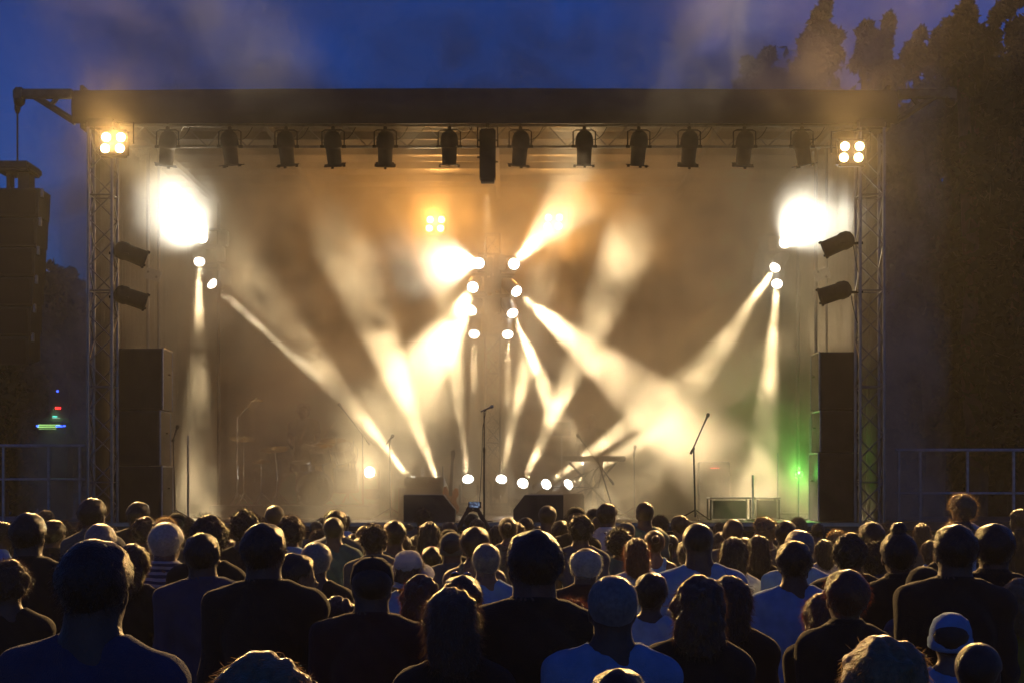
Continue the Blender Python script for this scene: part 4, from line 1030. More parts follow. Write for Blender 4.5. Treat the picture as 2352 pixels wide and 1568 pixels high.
# ================================================================ SIDE RAILINGS AND LIT CONSOLE
def railing(x0, x1, Y, py, posts, label, low=1132):
    r = empty('railing', (P(x0,0,Y).x, Y, DZ)); tag(r, label, 'railing', 'railings on the side wings'); o_ = P(x0,0,Y).x; zt_ = P(0,py,Y).z-DZ; L = P(x1,0,Y).x-o_
    m = MB(); m.tube((0,0,zt_), (L,0,zt_), .026); m.build('top_rail', M['galv'], r, True)
    m = MB(); zl = P(0,low,Y).z-DZ; m.tube((0,0,zl), (L,0,zl), .02); m.build('mid_rail', M['galv'], r, True)
    for p in posts:
        m = MB(); x = P(p,0,Y).x-o_; m.tube((x,0,0), (x,0,zt_), .025); m.build('post', M['galv'], r, True)
railing(-40, 196, FY+1.2, 1023, (8,112,184), 'pale metal railing on the left wing below the lit console', 1100)
railing(2056, 2420, FY+1.2, 1033, (2064,2113,2222,2328,2414), 'bluish metal railing on the right wing in front of the trees')
cn = empty('mixing_console', P(124,985,FY+2.4)); tag(cn, 'small console on the left wing glowing with green and blue lamps', 'mixing console'); zc = cn.location.z
m = MB(); rot = Matrix.Rotation(R(-35), 3, 'X'); m.box((0,.05,.02), (.55,.42,.10), rot, .02); m.build('console_body', M['black_metal'], cn)
m = MB(); m.box((0,.1,-(zc-DZ)/2-.03), (.45,.4,zc-DZ-.07), bev=.02); m.build('rack_case', M['black_metal'], cn)
GL_ = emit('display_green', (.45,.9,.25), .55); BL_ = emit('led_blue', (.03,.08,1), 3.0); RL_ = emit('led_red', (1,.02,.02), 2.2); CL_ = emit('led_cyan', (.1,.9,.8), 1.0)
m = MB(); m.box((-.03,-.17,.06), (.34,.015,.016)); m.build('display', GL_, cn)
m = MB(); m.box((-.06,-.18,.03), (.30,.015,.02)); m.build('display', GL_, cn)
m = MB(); m.box((-.05,-.19,-.0), (.27,.015,.014)); m.build('display', emit('display_dim', (.45,.9,.25), .25), cn)
m = MB(); m.box((.02,.05,.17), (.12,.02,.02)); m.build('meter', emit('display_pale', (.6,.9,.6), .5), cn)
m = MB(); m.box((0,.05,.20), (.07,.02,.015)); m.build('meter', CL_, cn)
for x, z_, w__ in ((-.21,.045,.035),(.21,.045,.03),(.13,.04,.10)):
    m = MB(); m.box((x,-.185,z_), (w__,.015,.022)); m.build('blue_led', BL_, cn)
m = MB(); m.box((.05,.05,.335), (.085,.02,.03)); m.build('red_led', RL_, cn)
m = MB(); m.box((.05,.08,.30), (.3,.03,.68), bev=.01); m.build('rack_panel', M['black_metal'], cn)
m = MB(); m.lathe([(.001,.014),(.014,.01),(.016,0)], (.04,.055,.60), (0,-1,0), n=12); m.build('blue_led', BL_, cn)
spot(cn, (0,-.05,.35), (0,-.3,-1), 1.2, 120, .6, (.4,1,.35), .05)

# ================================================================ MONITORS, AMPLIFIER, STANDS
def wedge(x0, x1, y0, Y, cut, label):
    a = P(x0, 0, Y).x; b = P(x1, 0, Y).x; h = P(0,y0,Y).z-DZ; r = empty('floor_monitor', ((a+b)/2, Y, DZ)); tag(r, label, 'floor monitor', 'big sloping monitors along the stage edge'); w_ = b-a
    o1 = [(-w_/2,0,0),(w_/2,0,0),(w_/2,0,h*.45),(w_/2-.17,0,h),(-w_/2,0,h)]
    if cut < 0: o1 = [(-x, y, z) for x, y, z in o1]
    m = MB(); m.prism(o1, (0,.55,0)); m.build('cabinet', M['speaker'], r)
    m = MB(); m.box((-cut*.06,.55,h*.5), (w_*.8,.02,h*.8)); m.build('grille', M['grille'], r)
    m = MB(); m.box((-cut*.09,.02,h+.004), (w_-.2,.02,.008)); m.build('top_edge', M['galv'], r)
    m = MB(); m.box((0,-.006,h*.55), (.2,.012,.09), bev=.004); m.build('connector_plate', M['black_metal'], r)
wedge(927, 1045, 1136, 25.5, 1, 'large sloping monitor left of the centre microphone, slope on its right')
wedge(1179, 1294, 1136, 25.5, -1, 'large sloping monitor right of the centre microphone, slope on its left')
a = P(917, 0, 29); b = P(1028, 0, 29); h = P(0,1094,29).z-DZ
amp = empty('amplifier', ((a.x+b.x)/2, 29, DZ)); tag(amp, 'dark amplifier stack behind the left monitor with a bottle on it', 'amplifier')
m = MB(); m.box((0,0,h*.36), (b.x-a.x,.4,h*.72), bev=.015); m.box((.02,.02,h*.86), (b.x-a.x-.14,.34,h*.27), bev=.03); m.build('cabinet', M['speaker'], amp)
m = MB(); m.box((0,-.21,h*.36), (b.x-a.x-.06,.02,h*.62)); m.build('grille', M['grille'], amp)
m = MB(); m.path([(-.30,0,h*.98),(-.28,0,h*1.05),(-.2,0,h*1.06),(-.17,0,h*.99)], .008); m.build('handle', M['chrome'], amp)
bt = empty('bottle', P(971, 1094, 29)); bt.location.z = DZ+h; tag(bt, 'clear plastic bottle with a bright cap standing on the amplifier', 'bottle')
gl = bpy.data.materials.new('clear_plastic'); gl.use_nodes = True; b_ = gl.node_tree.nodes["Principled BSDF"]; b_.inputs["Roughness"].default_value = .08; b_.inputs["Transmission Weight"].default_value = .8; b_.inputs["Base Color"].default_value = (.85,.9,.92,1)
m = MB(); m.lathe([(.03,0),(.032,.01),(.032,.06),(.029,.065),(.032,.07),(.032,.12),(.02,.145),(.013,.155)], n=16); m.build('bottle_body', gl, bt, True)
m = MB(); m.lathe([(.015,.155),(.015,.17),(.002,.171)], n=12); m.build('bottle_cap', mat('cap_white', (.7,.7,.7), .4), bt, True)

def guitar(px, pyt, pyb, Y, colr, label, lean=4):
    zt_ = P(0,pyt,Y).z; r = empty('bass_guitar', (P(px,0,Y).x, Y, DZ+.06)); tag(r, label, 'bass guitar'); r.rotation_euler = (R(-8), R(-lean), 0)
    body = [(0,0),(.10,.0),(.155,.06),(.15,.14),(.105,.20),(.10,.26),(.135,.33),(.12,.42),(.07,.44),(.04,.38),(-.03,.37),(-.07,.46),(-.12,.44),(-.13,.34),(-.10,.26),(-.115,.18),(-.16,.10),(-.12,.02)]
    m = MB(); m.prism([(x, 0, z) for x, z in body], (0,.045,0)); m.build('guitar_body', mat('guitar_orange', (.55,.20,.03), .25, 0, .2, 6), r)
    L = max(zt_-DZ-.1, .9)
    m = MB(); m.prism([(-.028,-.012,.3),(.028,-.012,.3),(.021,-.012,L-.16),(-.021,-.012,L-.16)], (0,.022,0)); m.build('neck', M['black_metal'], r)
    m = MB(); m.prism([(-.022,-.01,L-.16),(.022,-.01,L-.16),(.045,-.01,L-.05),(.02,-.01,L+.02),(-.03,-.01,L)], (0,.018,0)); m.build('headstock', M['black_metal'], r)
    for k in range(4):
        m = MB(); m.tube((-.03,.0,L-.13+.035*k), (-.062,.0,L-.13+.035*k), .008, n=8); m.build('tuning_peg', M['chrome'], r)
guitar(1032, 1027, 1165, 28.3, None, 'orange bass guitar leaning behind the left monitor, dark neck pointing up', -3)
gs = empty('guitar_stand', (P(1017,0,28.5).x, 28.5, DZ)); tag(gs, 'thin black guitar stand beside the orange bass', 'guitar stand')
m = MB(); m.tube((0,0,.3), (0,0,P(0,1070,28.5).z-DZ), .012); 
for k in range(3): m.tube((0,0,.32), (.22*math.cos(k*2.09+.5), .22*math.sin(k*2.09+.5), .0), .01)
m.build('stand_frame', M['black_metal'], gs)

def mic(m, a, d, r=1.0):
    d = Vector(d).normalized(); m.lathe([(.010,-.15),(.014,-.05),(.017,.0),(.024,.01),(.028,.03),(.026,.05),(.014,.062),(.002,.065)], a, d, n=14)
def straight_stand(px, pyt, Y, label, hook=True, lean=0):
    z1 = P(0,pyt,Y).z-DZ; r = empty('microphone_stand', (P(px,0,Y).x, Y, DZ)); tag(r, label, 'microphone stand')
    m = MB(); m.lathe([(.13,0),(.13,.012),(.04,.025),(.015,.04)]); m.build('round_base', M['black_metal'], r, True)
    m = MB(); m.tube((0,0,.03), (0,0,z1*.62), .014); m.tube((0,0,z1*.62), (0,0,z1-.12), .009); m.lathe([(.012,z1*.62-.03),(.018,z1*.62-.02),(.018,z1*.62+.03),(.010,z1*.62+.05)]); m.build('pole', M['black_metal'], r, True)
    m = MB(); m.path([(0,0,z1-.12),(0,0,z1-.07),(.02,0,z1-.045),(.05,0,z1-.02)], .009); m.build('clip', M['black_metal'], r)
    m = MB(); mic(m, (.085,0,z1-.008), (1,-.2,.45)); m.build('microphone', M['chrome'], r, True)
    m = MB(); m.path([(.03,0,z1-.05),(-.02,-.02,z1-.3),(-.035,-.02,z1*.5),(-.07,-.02,z1*.15),(-.09,-.03,.02),(-.4,-.1,.01)], .005, n=5); m.build('cable', M['black_metal'], r)
straight_stand(1112, 934, 25.6, 'tall straight microphone stand at the stage centre with its cable hanging down')
def boom_stand(Y, base, pivot, tip, tail, label, legs=True):
    b = P(base[0], 0, Y); r = empty('microphone_stand', (b.x, Y, DZ)); tag(r, label, 'boom stand', 'boom stands on the stage'); o_ = Vector((b.x, Y, DZ))
    pv = P(*pivot, Y)-o_; tp = P(*tip, Y)-o_; tl = P(*tail, Y)-o_
    m = MB()
    for k in range(3): m.tube((0,0,.16), (.3*math.cos(k*2.09+.6), .3*math.sin(k*2.09+.6), .0), .009)
    m.build('tripod_base', M['black_metal'], r)
    m = MB(); m.tube((0,0,.05), pv, .014, .011); m.lathe([(.02,-.02),(.024,0),(.02,.03)], pv, (0,1,0), n=10); m.build('pole', M['black_metal'], r, True)
    m = MB(); m.tube(tl, tp, .010); m.tube(tl, tl.lerp(tp, .12), .02); m.build('boom', M['black_metal'], r, True)
    m = MB(); mic(m, tp, (tp-tl)); m.build('microphone', M['black_metal'], r, True)
boom_stand(26.5, (1597,), (1593,1030), (1624,957), (1586,1042), 'black boom stand right of centre, microphone pointing up to the right')
boom_stand(29.0, (834,), (833,1000), (782,932), (850,1020), 'thin boom stand behind the drums leaning over to the left')
boom_stand(28.5, (897,), (895,1010), (899,1004), (893,1012), 'short stand between the drum kit and the amplifier')
boom_stand(28.2, (1412,), (1372,1052), (1330,1003), (1410,1112), 'large boom stand slanting across the keyboard player')
boom_stand(29.5, (1458,), (1456,1040), (1458,1030), (1456,1046), 'slim stand right of the keyboard player')
boom_stand(26.6, (402,), (398,1010), (406,984), (396,1014), 'short boom stand with a bright tip beside the left loudspeakers')

# ---------------------------------------------------------------- drum kit
dk = empty('drum_kit', (P(690,0,29).x, 29, DZ)); tag(dk, 'drum kit with cymbals half lost in the smoke on the left of the stage', 'drum kit')
def dp(px, py, dy=0): return P(px, py, 29+dy)-Vector((P(690,0,29).x, 29, DZ))
rs = empty('drum_riser', (P(680,0,29.2).x, 29.2, DZ)); tag(rs, 'low dark platform under the drum kit', 'drum riser')
m = MB(); m.box((0,.1,.1), (2.6,2.0,.2), bev=.01); m.build('platform', M['plywood'], rs); dk.location.z = DZ+.2
def dp(px, py, dy=0): return P(px, py, 29+dy)-Vector((P(690,0,29).x, 29, DZ+.2))
shell = mat('drum_shell', (.05,.04,.05), .2, 0, .2, 8); headm = mat('drum_head', (.5,.48,.44), .5)
def drum(name, c, r_, h_, ax):
    m = MB(); m.lathe([(r_,-h_/2),(r_,h_/2)], c, ax, n=28); s_ = m.build(name, shell, dk, True)
    m = MB(); ax = Vector(ax).normalized(); m.lathe([(.001,.012),(r_*.97,.012),(r_*.97,.002)], Vector(c)+ax*h_/2, ax, n=28); m.build('drum_head', headm, s_, True)
    m = MB()
    for e in (-1, 1): m.lathe([(r_+.002,-.012),(r_+.012,-.012),(r_+.012,.012),(r_+.002,.012)], Vector(c)+ax*e*h_/2, ax, n=28)
    q = ax.to_track_quat('Z','Y')
    for k in range(8): t = 2*math.pi*k/8; v = q@Vector((math.cos(t)*(r_+.012), math.sin(t)*(r_+.012), 0)); m.tube(Vector(c)+v-ax*h_/2, Vector(c)+v+ax*h_/2, .006, n=6)
    m.build('hoop', M['chrome'], s_, True)
drum('bass_drum', (.28,-.35,.28), .28, .42, (0,-1,0))
drum('tom', dp(735,1045,-.3), .16, .2, (-.1,-.35,.9)); drum('tom', dp(788,1040,-.25), .17, .22, (-.25,-.4,.85))
drum('floor_tom', (.75,.1,.42), .2, .38, (0,-.1,1)); drum('snare_drum', dp(690,1070,.2), .17, .14, (0,-.15,1))
def cymbal(px, py, r_, tilt, foot, dy=0):
    c = dp(px, py, dy); ax = Vector((tilt, -.25, 1)).normalized(); m = MB()
    m.lathe([(.004,.025),(.02,.024),(.035,.012),(r_*.5,.004),(r_,-.01),(r_,-.013),(.03,.004)], c, ax, n=32); m.build('cymbal', M['brass'], dk, True)
    f = dp(foot, 1000, dy); f.z = 0; m = MB(); m.tube((f.x, f.y, .1), (f.x, f.y, max(.3, c.z-.3)), .012); m.tube((f.x, f.y, max(.3, c.z-.3)), c+ax*.04, .009)
    for k in range(3): m.tube((f.x, f.y, .22), (f.x+.22*math.cos(k*2.1), f.y+.22*math.sin(k*2.1), 0), .009)
    m.build('cymbal_stand', M['chrome'], dk)
cymbal(560, 1006, .22, .1, 560); cymbal(631, 1030, .24, -.06, 636, -.5); cymbal(765, 1010, .22, .0, 800, .3); cymbal(590, 918, .12, 0, 545, -.2); cymbal(742, 1022, .16, .05, 742, -.2); cymbal(600,1058,.16,0,600,.2)
m = MB()
for a_, b_ in (((700,1018),(762,1032)),((772,1000),(775,1128)),((806,1022),(820,1095)),((744,1035),(820,1062)),((790,1050),(812,1050)),((812,1010),(806,1090))): m.tube(dp(*a_,-.3), dp(*b_,-.3), .012)
m.build('rack', M['chrome'], dk)
m = MB(); m.path([dp(808,1040,-.3)+Vector((math.cos(t)*.10, 0, math.sin(t)*.16)) for t in np.linspace(-2.4, 2.4, 14)], .006, n=5); m.build('cable', M['black_metal'], dk)

# drummer (in the smoke) and keyboard player
SBd = SB['pl']
px_ = P(696,0,30.0); pz = P(0,926,30).z
o = person(px_.x, 30.05, 1.0, 'pl', 'b', 'tousled', 'k', 'tee', 'k', 180, 'drummer sitting behind the kit, only a dark shape in the smoke', 'musicians', z=0)
o.location.z = pz-1.775
# seated: legs of the drummer are behind the kit; he sits on a stool
st = empty('drum_stool', (px_.x, 30.1, DZ+.2)); tag(st, 'round drum stool under the drummer', 'stool')
m = MB(); hh2 = max(.3, o.location.z+.86-DZ-.2); m.lathe([(.001,hh2),(.16,hh2),(.17,hh2-.03),(.15,hh2-.08),(.02,hh2-.09)]); m.build('stool_seat', M['drape'], st, True); m = MB(); m.tube((0,0,0), (0,0,hh2-.08), .03); m.build('stool_leg', M['chrome'], st)
for s_, (x1, y1), (x2, y2) in ((0,(1240,545),(1195,660)),(1,(1480,490),(1400,630))):
    a_ = P((500+x1/2.613)/1.38776, (1150+y1/2.613)/1.38776, 29.4); b_ = P((500+x2/2.613)/1.38776, (1150+y2/2.613)/1.38776, 29.3)
    m = MB(); L = b_-a_; m.tube((0,0,0), L, .006, .008, n=8); q_ = m.build('drum_stick', mat('stick_wood', (.5,.33,.18), .5), None, True); q_.location = a_; tag(q_, ['drum stick raised above the snare','drum stick slanting over the toms'][s_], 'drum stick')

kp = P(1358,0,30.2)
person(kp.x, 30.2, 1.0, 'pl', 'b', 'short', 'd', 'tee', 'k', 170, 'keyboard player at the back, only the legs showing clearly in the smoke', 'musicians', z=DZ)
kb = empty('keyboard', (kp.x, 29.6, DZ)); tag(kb, 'keyboard on a crossed stand in front of the player, half lost in smoke', 'keyboard')
m = MB(); m.box((0,0,.98), (1.1,.32,.09), bev=.015); m.build('case', M['black_metal'], kb)
m = MB(); m.box((0,.05,1.029), (1.0,.14,.008)); m.build('keys', mat('keys_ivory', (.35,.33,.3), .5), kb)
m = MB()
for s_ in (-1, 1): m.tube((-s_*.4,s_*.03,.03), (s_*.4,s_*.03,.92), .018)
m.tube((-.4,-.15,.03), (-.4,.15,.03), .018); m.tube((.4,-.15,.03), (.4,.15,.03), .018); m.build('crossed_legs', M['black_metal'], kb)
pd = empty('pedal_board', P(1262,1133,28.0)); pd.location.z = DZ; tag(pd, 'black case with cables curling over it behind the right monitor', 'equipment case')
m = MB(); m.box((.1,0,.2), (.9,.35,.40), bev=.02); m.build('case', M['black_metal'], pd)
m = MB()
for k in range(5): m.path([(-.2+.16*k,0,.41),(-.1+.17*k,.05,.47+.03*(k % 2)),(.15+.16*k,.1,.50),(.35+.13*k,.2,.62+.05*k),(.55+.09*k,.3,.72+.04*k)], .007, n=5)
m.build('cables', M['black_metal'], pd)
ms = empty('music_stand', (P(1290,0,29.4).x, 29.4, DZ)); tag(ms, 'thin music stand with a bright edge left of the keyboard player', 'music stand')
m = MB(); z1 = P(0,1000,29.4).z-DZ; m.tube((0,0,.25), (0,0,z1), .010)
for k in range(3): m.tube((0,0,.28), (.22*math.cos(k*2.09), .22*math.sin(k*2.09), 0), .009)
m.build('stand', M['galv'], ms); m = MB(); m.box((0,0,z1+.12), (.3,.012,.24), Matrix.Rotation(R(-20),3,'X')); m.build('desk', M['black_metal'], ms)
# right-hand part of the stage: frames, cases, small lamps
def frame_table(x0, x1, y0, Y, label, h=None):
    a = P(x0,y0,Y); b = P(x1,y0,Y); r = empty('equipment_table', ((a.x+b.x)/2, Y, DZ)); tag(r, label, 'table'); w_ = b.x-a.x; h = max(a.z-DZ, .2)
    m = MB(); m.box((0,0,h-.01), (w_,.5,.02), bev=.004); m.build('table_top', M['dark_steel'], r)
    for i in (-1, 1):
        for j in (-1, 1): m = MB(); m.tube((i*(w_/2-.02), j*.22, 0), (i*(w_/2-.02), j*.22, h-.03), .015); m.build('leg', M['black_metal'], r)
    m = MB(); m.box((0,.1,h*.45), (w_*.8,.35,h*.8), bev=.01); m.build('case_below', M['speaker'], r)
frame_table(1626, 1722, 1141, 27, 'dark case table with a bright top edge on the right of the stage')
frame_table(1732, 1788, 1141, 27.4, 'narrow dark table between the thin posts on the right of the stage')
frame_table(1880, 1935, 1108, 24.75+.9, 'small dark case with a pale edge before the right loudspeakers')
for px, pt, Y, l in ((1729,1090,26.5,'thin pole right of the case table'),(1787,1040,28.0,'thin pole with the small green lamp'),(1861,960,26.8,'thin pole close to the right side cloth'),(432,1000,26.5,'thin pole in the smoke close to the left side cloth')):
    r = empty('pole', (P(px,0,Y).x, Y, DZ)); tag(r, l, 'pole', 'thin poles on the deck'); m = MB(); h_ = P(0,pt,Y).z-DZ; m.tube((0,0,0), (0,0,h_), .016); m.build('tube', M['galv'], r, True); m = MB(); m.lathe([(.1,0),(.1,.012),(.02,.03)]); m.build('foot', M['black_metal'], r)
gp = P(1835,1085,27.0); r = empty('green_lamp', gp); tag(r, 'small green lamp glowing beside the right loudspeakers', 'lamp')
m = MB(); m.box((0,.04,-.02), (.12,.06,.10), bev=.01); m.tube((0,.04,-.07), (0,.04,DZ-gp.z), .012); m.build('lamp_case', M['black_metal'], r)
m = MB(); m.lathe([(.001,.02),(.016,.015),(.018,0)], (0,.01,0), (0,-1,.2), n=12); m.build('lamp_lens', emit('led_green', (.15,1,.08), 6), r)
spot(r, (0,-.03,.02), (-.1,-1,.15), 65*KE, 150, .8, (.15,1,.12), .03)
r = empty('effects_rack', P(1642,1074,29)); tag(r, 'black rack with a row of tiny red lights at the back right of the stage', 'rack'); zz = r.location.z
m = MB(); m.box((0,.2,-(zz-DZ)/2+.05), (.5,.4,zz-DZ+.1), bev=.015); m.build('case', M['black_metal'], r)
for k in range(4): m = MB(); m.box((-.06+.04*k,-.006,0), (.022,.014,.014)); m.build('red_led', RL_, r)

# ================================================================ TREES
leafm = mat('leaves', (.013,.034,.011), .55, 0, .5, .8, transl=.2, spec=.12)
leafd = mat('dark_leaves', (.005,.019,.008), .6, 0, .5, .8, transl=.12, spec=.1)
barkm = mat('bark', (.06,.045,.035), .9, 0, .4, 4, .8, 18)
def tree(x, Y, top, label, masses, seed, leaf=.13, dens=230, m_=None, trunk=.28):
    g = np.random.RandomState(seed); r = empty('tree', (x, Y, 0)); tag(r, label, 'tree', 'trees around the stage')
    m = MB(); base = [Vector((0,0,-.1)), Vector((.1,0,top*.2)), Vector((-.1,.1,top*.4)), Vector((.05,.0,top*.62))]
    m.path(base, [trunk, trunk*.8, trunk*.6, trunk*.3], n=10)
    for (cx, cz, rx, rz) in masses[:9]: m.path([Vector((0,0,min(top*.35, cz*.7))), Vector((cx*.45,.2,cz*.75)), Vector((cx,0,cz))], [trunk*.45, trunk*.25, .03], n=7)
    m.build('trunk', barkm, r, True)
    C = []
    for (cx, cz, rx, rz) in masses:
        k = max(6, int(16*rx*rz)); 
        for _ in range(k):
            v = g.randn(3); v /= np.linalg.norm(v); v *= g.rand()**.45
            C.append((cx+v[0]*rx, v[1]*max(rx, 1.0)*.9, cz+v[2]*rz, min(.12+.3*g.rand(), .06+rx*.5) if rx < .6 else .3+.45*g.rand()))
    C = np.array(C); n = dens*len(C)//10
    ci = g.randint(0, len(C), n*3); v = g.randn(n*3, 3); v /= np.linalg.norm(v, axis=1)[:, None]; v *= (g.rand(n*3)**.5)[:, None]
    p = C[ci, :3]+v*C[ci, 3:4]*np.array((1,1,1.25))
    a = g.randn(n*3, 3); a /= np.linalg.norm(a, axis=1)[:, None]; b = np.cross(a, g.randn(n*3, 3)); b /= np.linalg.norm(b, axis=1)[:, None]
    sz = leaf*(.5+g.rand(n*3))[:, None]
    q = np.stack([p-a*sz, p-b*sz*.45+a*sz*.1, p+a*sz, p+b*sz*.45+a*sz*.1], 1).reshape(-1, 3)
    me = np_mesh('crown', q, np.arange(len(q)).reshape(-1, 4), False); me.materials.append(m_ or leafm)
    o = bpy.data.objects.new('crown', me); COL.objects.link(o); o.parent = r
def from_px(Y, x, blobs):
    """(px,py,rpx,rpy) -> masses relative to the trunk, measured at distance Y"""
    k = Y/FP; return [((px-1176)*k-x, CH+(HOR-py)*k, rx*k, ry*k) for px, py, rx, ry in blobs]
def col(px, y0, y1, w_): return [(px+((i*37+y0) % 13)-6, y0+(y1-y0)*(i+.5)/max(1,int((y1-y0)/w_)), w_*(.25+.75*min(1,(i+1)/5)), w_*.8) for i in range(max(1,int((y1-y0)/w_)))]
def big(px, Y, blobs, label, seed, **kw):
    x = (px-1176)*Y/FP; ms = from_px(Y, x, [(a_, b_+(14 if b_ > 150 else 10), c_*(.9 if b_ > 150 else .75), d_*(1.0 if b_ > 260 else .85)) for a_, b_, c_, d_ in blobs]); tree(x, Y, max(z+rz for _, z, _, rz in ms), label, ms, seed, **kw)
big(1890, 40, col(1886,5,130,17)+col(1860,70,160,20)+col(1912,85,150,20)+[(1880,180,75,45),(1830,220,70,50),(1900,270,110,60),(1860,380,100,80),(1930,480,120,90),(1890,620,110,100),(1900,800,110,110),(1890,970,110,100)],
    'tall pointed tree behind the right end of the roof, spire highest', 1, m_=leafd)
big(1745, 39, col(1725,130,200,18)+col(1760,120,190,16)+[(1740,215,60,36),(1700,235,40,32),(1770,270,70,45),(1720,330,60,50),(1750,450,80,80),(1740,650,90,100),(1750,900,100,120)],
    'shorter tree hazed orange above the roof, left of the pointed spire', 2)
big(2000, 42, col(1985,45,130,20)+col(2030,45,130,18)+[(2005,160,60,45),(2050,190,60,50),(2000,270,90,70),(2070,330,90,80),(2020,450,110,90),(2080,600,110,90),(2020,760,120,110),(2060,940,120,110)],
    'tree with two upright tufts, right of the pointed spire', 3, m_=leafd)
big(2140, 40, col(2102,80,150,18)+col(2158,60,140,16)+col(2190,80,150,18)+[(2130,180,70,45),(2190,200,70,50),(2120,300,90,70),(2210,340,80,80),(2150,480,110,90),(2220,640,90,90),(2140,800,120,110),(2210,960,110,110)],
    'wide dark tree with three small tufts right of the stage', 4, m_=leafd)
big(2235, 36, col(2215,8,110,17)+[(2225,110,40,40),(2255,90,40,24),(2200,140,40,24),(2280,150,40,30),(2250,210,55,40),(2240,330,70,70),(2270,470,80,80),(2250,640,90,90),(2280,820,90,110),(2260,980,90,90)],
    'airy tree with sky gaps near the upper right corner', 5, leaf=.15)
big(2345, 37, col(2345,30,120,22)+[(2330,150,45,40),(2365,210,60,60),(2320,300,60,60),(2350,420,90,90),(2360,600,90,100),(2340,800,110,110),(2350,980,110,110),(2290,28,14,8),(2320,5,14,7)],
    'dark tree filling the right picture edge', 6, m_=leafd)
big(-10, 42, [(20,640,70,45),(-10,600,60,50),(60,720,80,60),(0,820,90,90),(80,900,90,90),(20,1010,110,90)], 'dark tree at the left edge below the hanging loudspeakers', 7)
big(140, 46, [(130,625,28,24),(160,640,30,28),(110,670,50,40),(170,720,50,60),(130,820,80,90),(170,940,80,90),(130,1050,90,80)], 'lower dark tree between the left edge and the truss tower', 8)
big(260, 55, [(250,700,90,80),(300,800,120,110),(260,950,130,110)], 'dark tree behind the left end of the stage', 9)
big(1930, 50, [(1780,420,80,80),(1850,330,90,90),(1950,340,110,100),(1800,600,110,130),(1950,560,130,130),(1870,820,130,140),(2000,900,130,160),(1800,980,110,120)], 'dense dark tree mass behind the right end of the roof, farthest back', 11, m_=leafd, leaf=.2, dens=330)
big(2180, 50, [(2060,300,90,80),(2150,300,100,80),(2250,280,100,90),(2080,500,120,130),(2220,520,120,130),(2100,760,130,150),(2240,800,120,160),(2140,1000,130,120)], 'dense dark tree behind the tufted ones right of the stage', 12, m_=leafd, leaf=.2, dens=330)
big(2330, 48, [(2320,260,90,90),(2350,450,100,130),(2310,650,110,130),(2350,860,110,150),(2300,1010,120,110)], 'dense dark tree at the right picture edge behind the front one', 13, m_=leafd, leaf=.2, dens=330)
# far wood closing the horizon
m = MB(); g = np.random.RandomState(5); n = 26000
px = g.rand(n)*3400-500; Yw = 70+g.rand(n)*25; X = (px-1176)*Yw/FP; hz = (7+1.8*np.sin(X*.23)+1.5*np.sin(X*.61+1))*g.rand(n)**.7
p = np.stack([X, Yw, hz], 1); a = g.randn(n,3); a /= np.linalg.norm(a,axis=1)[:,None]; b = np.cross(a, g.randn(n,3)); b /= np.linalg.norm(b,axis=1)[:,None]; sz = (.3+.5*g.rand(n))[:,None]
q = np.stack([p-a*sz, p-b*sz*.5, p+a*sz, p+b*sz*.5],1).reshape(-1,3); me = np_mesh('woods', q, np.arange(len(q)).reshape(-1,4), False); me.materials.append(leafd)
o = bpy.data.objects.new('woods', me); COL.objects.link(o); tag(o, 'dark wood far behind the stage', 'wood', kind='stuff')

# ================================================================ AIR
def vol_box(name, lo, hi, mt):
    lo = Vector(lo); hi = Vector(hi); m = MB(); m.box((lo+hi)/2, hi-lo)
    return m.build(name, mt)
hm = bpy.data.materials.new('haze'); hm.use_nodes = True; t = hm.node_tree
t.nodes.remove(t.nodes["Principled BSDF"]); pv = t.nodes.new("ShaderNodeVolumePrincipled")
pv.inputs["Color"].default_value = (.85,.84,.8,1); pv.inputs["Density"].default_value = 0.0009; pv.inputs["Anisotropy"].default_value = .2
t.links.new(pv.outputs[0], t.nodes["Material Output"].inputs["Volume"])
tag(vol_box('haze', (-60,-21,-1), (60,125,19), hm), 'thin warm haze hanging over the whole field', 'haze', kind='stuff')

sm = bpy.data.materials.new('smoke'); sm.use_nodes = True; t = sm.node_tree
t.nodes.remove(t.nodes["Principled BSDF"]); pv = t.nodes.new("ShaderNodeVolumePrincipled")
pv.inputs["Color"].default_value = (.93,.86,.69,1); pv.inputs["Anisotropy"].default_value = .2
tc = t.nodes.new("ShaderNodeTexCoord"); mp = t.nodes.new("ShaderNodeMapping"); mp.inputs["Scale"].default_value = (1,.6,1.0)
t.links.new(tc.outputs["Object"], mp.inputs[0])
n1 = t.nodes.new("ShaderNodeTexNoise"); n1.inputs["Scale"].default_value = .42; n1.inputs["Detail"].default_value = 5.0; n1.inputs["Roughness"].default_value = .55; n1.inputs["Distortion"].default_value = .5
t.links.new(mp.outputs[0], n1.inputs["Vector"])
mr = t.nodes.new("ShaderNodeMapRange"); mr.interpolation_type = 'SMOOTHSTEP'
mr.inputs[1].default_value = .36; mr.inputs[2].default_value = .74; mr.inputs[3].default_value = .022; mr.inputs[4].default_value = 0.50
t.links.new(n1.outputs["Fac"], mr.inputs[0]); n2 = t.nodes.new("ShaderNodeTexNoise"); n2.inputs["Scale"].default_value = 1.1; n2.inputs["Detail"].default_value = 4.0; n2.inputs["Distortion"].default_value = .8
t.links.new(mp.outputs[0], n2.inputs["Vector"])
m2 = t.nodes.new("ShaderNodeMapRange"); m2.inputs[1].default_value = .3; m2.inputs[2].default_value = .7; m2.inputs[3].default_value = .03; m2.inputs[4].default_value = 2.4
t.links.new(n2.outputs["Fac"], m2.inputs[0])
sx = t.nodes.new("ShaderNodeSeparateXYZ"); t.links.new(tc.outputs["Object"], sx.inputs[0])
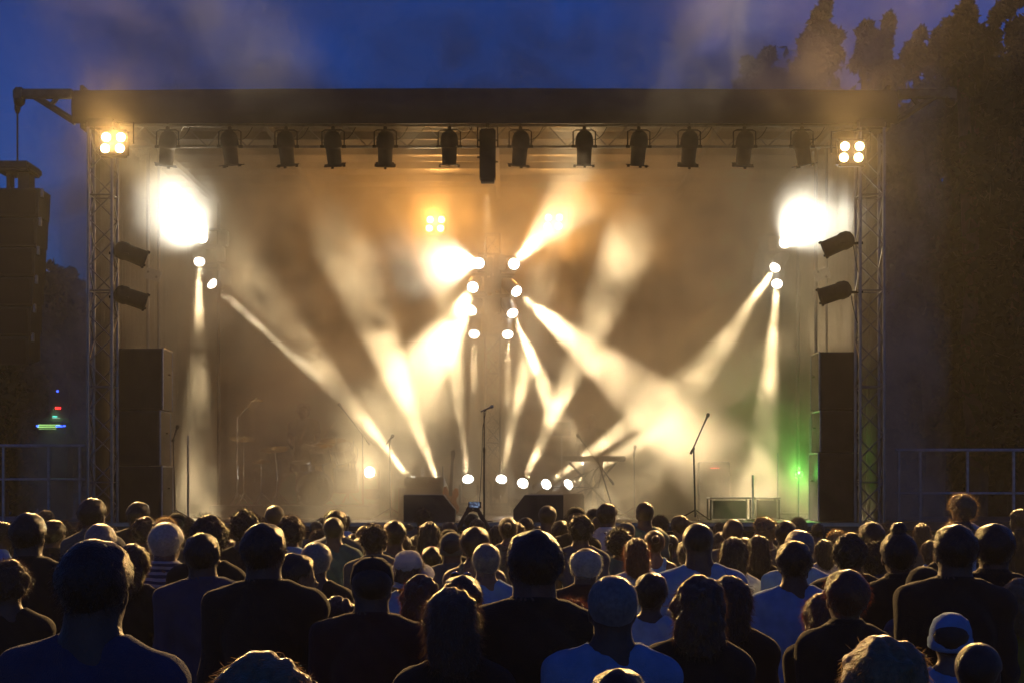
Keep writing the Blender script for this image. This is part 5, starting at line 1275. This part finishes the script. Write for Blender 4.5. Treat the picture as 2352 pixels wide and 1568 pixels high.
m3 = t.nodes.new("ShaderNodeMapRange"); m3.interpolation_type = 'SMOOTHSTEP'; m3.inputs[1].default_value = 1.0; m3.inputs[2].default_value = 4.6; m3.inputs[3].default_value = 1.25; m3.inputs[4].default_value = .95
t.links.new(sx.outputs["Z"], m3.inputs[0])
k1 = t.nodes.new("ShaderNodeMath"); k1.operation = 'MULTIPLY'; k2 = t.nodes.new("ShaderNodeMath"); k2.operation = 'MULTIPLY'
t.links.new(mr.outputs[0], k1.inputs[0]); t.links.new(m2.outputs[0], k1.inputs[1]); t.links.new(k1.outputs[0], k2.inputs[0]); t.links.new(m3.outputs[0], k2.inputs[1])
t.links.new(k2.outputs[0], pv.inputs["Density"])
t.links.new(pv.outputs[0], t.nodes["Material Output"].inputs["Volume"])
tag(vol_box('smoke', (-7.2,25.25,.3), (6.4,34.0,9.0), sm), 'thick stage smoke drifting through the light beams', 'smoke', kind='stuff')

sm.cycles.volume_step_rate = 0.35
sc.cycles.volume_max_steps = 128

s2 = bpy.data.materials.new('drifting_smoke'); s2.use_nodes = True; t = s2.node_tree
t.nodes.remove(t.nodes["Principled BSDF"]); pv = t.nodes.new("ShaderNodeVolumePrincipled")
pv.inputs["Color"].default_value = (.93,.84,.66,1); pv.inputs["Anisotropy"].default_value = .2
tc = t.nodes.new("ShaderNodeTexCoord"); mp = t.nodes.new("ShaderNodeMapping"); mp.inputs["Scale"].default_value = (1,.5,.8); mp.inputs["Rotation"].default_value = (0,.6,0)
t.links.new(tc.outputs["Object"], mp.inputs[0])
n1 = t.nodes.new("ShaderNodeTexNoise"); n1.inputs["Scale"].default_value = .55; n1.inputs["Detail"].default_value = 5.0; n1.inputs["Distortion"].default_value = 1.2
t.links.new(mp.outputs[0], n1.inputs["Vector"])
mr = t.nodes.new("ShaderNodeMapRange"); mr.interpolation_type = 'SMOOTHSTEP'; mr.inputs[1].default_value = .42; mr.inputs[2].default_value = .72; mr.inputs[3].default_value = .01; mr.inputs[4].default_value = .16
sx = t.nodes.new("ShaderNodeSeparateXYZ"); t.links.new(tc.outputs["Object"], sx.inputs[0])
m3 = t.nodes.new("ShaderNodeMapRange"); m3.interpolation_type = 'SMOOTHSTEP'; m3.inputs[1].default_value = 6.4; m3.inputs[2].default_value = 8.0
t.links.new(sx.outputs["Z"], m3.inputs[0]); k1 = t.nodes.new("ShaderNodeMath"); k1.operation = 'MULTIPLY'
t.links.new(n1.outputs["Fac"], mr.inputs[0]); t.links.new(mr.outputs[0], k1.inputs[0]); t.links.new(m3.outputs[0], k1.inputs[1]); t.links.new(k1.outputs[0], pv.inputs["Density"])
t.links.new(pv.outputs[0], t.nodes["Material Output"].inputs["Volume"]); s2.cycles.volume_step_rate = 0.4
tag(vol_box('smoke', (-7.6,15.0,6.3), (6.3,24.8,13.0), s2), 'thin wisps of smoke drifting out over the roof edge', 'smoke', kind='stuff')
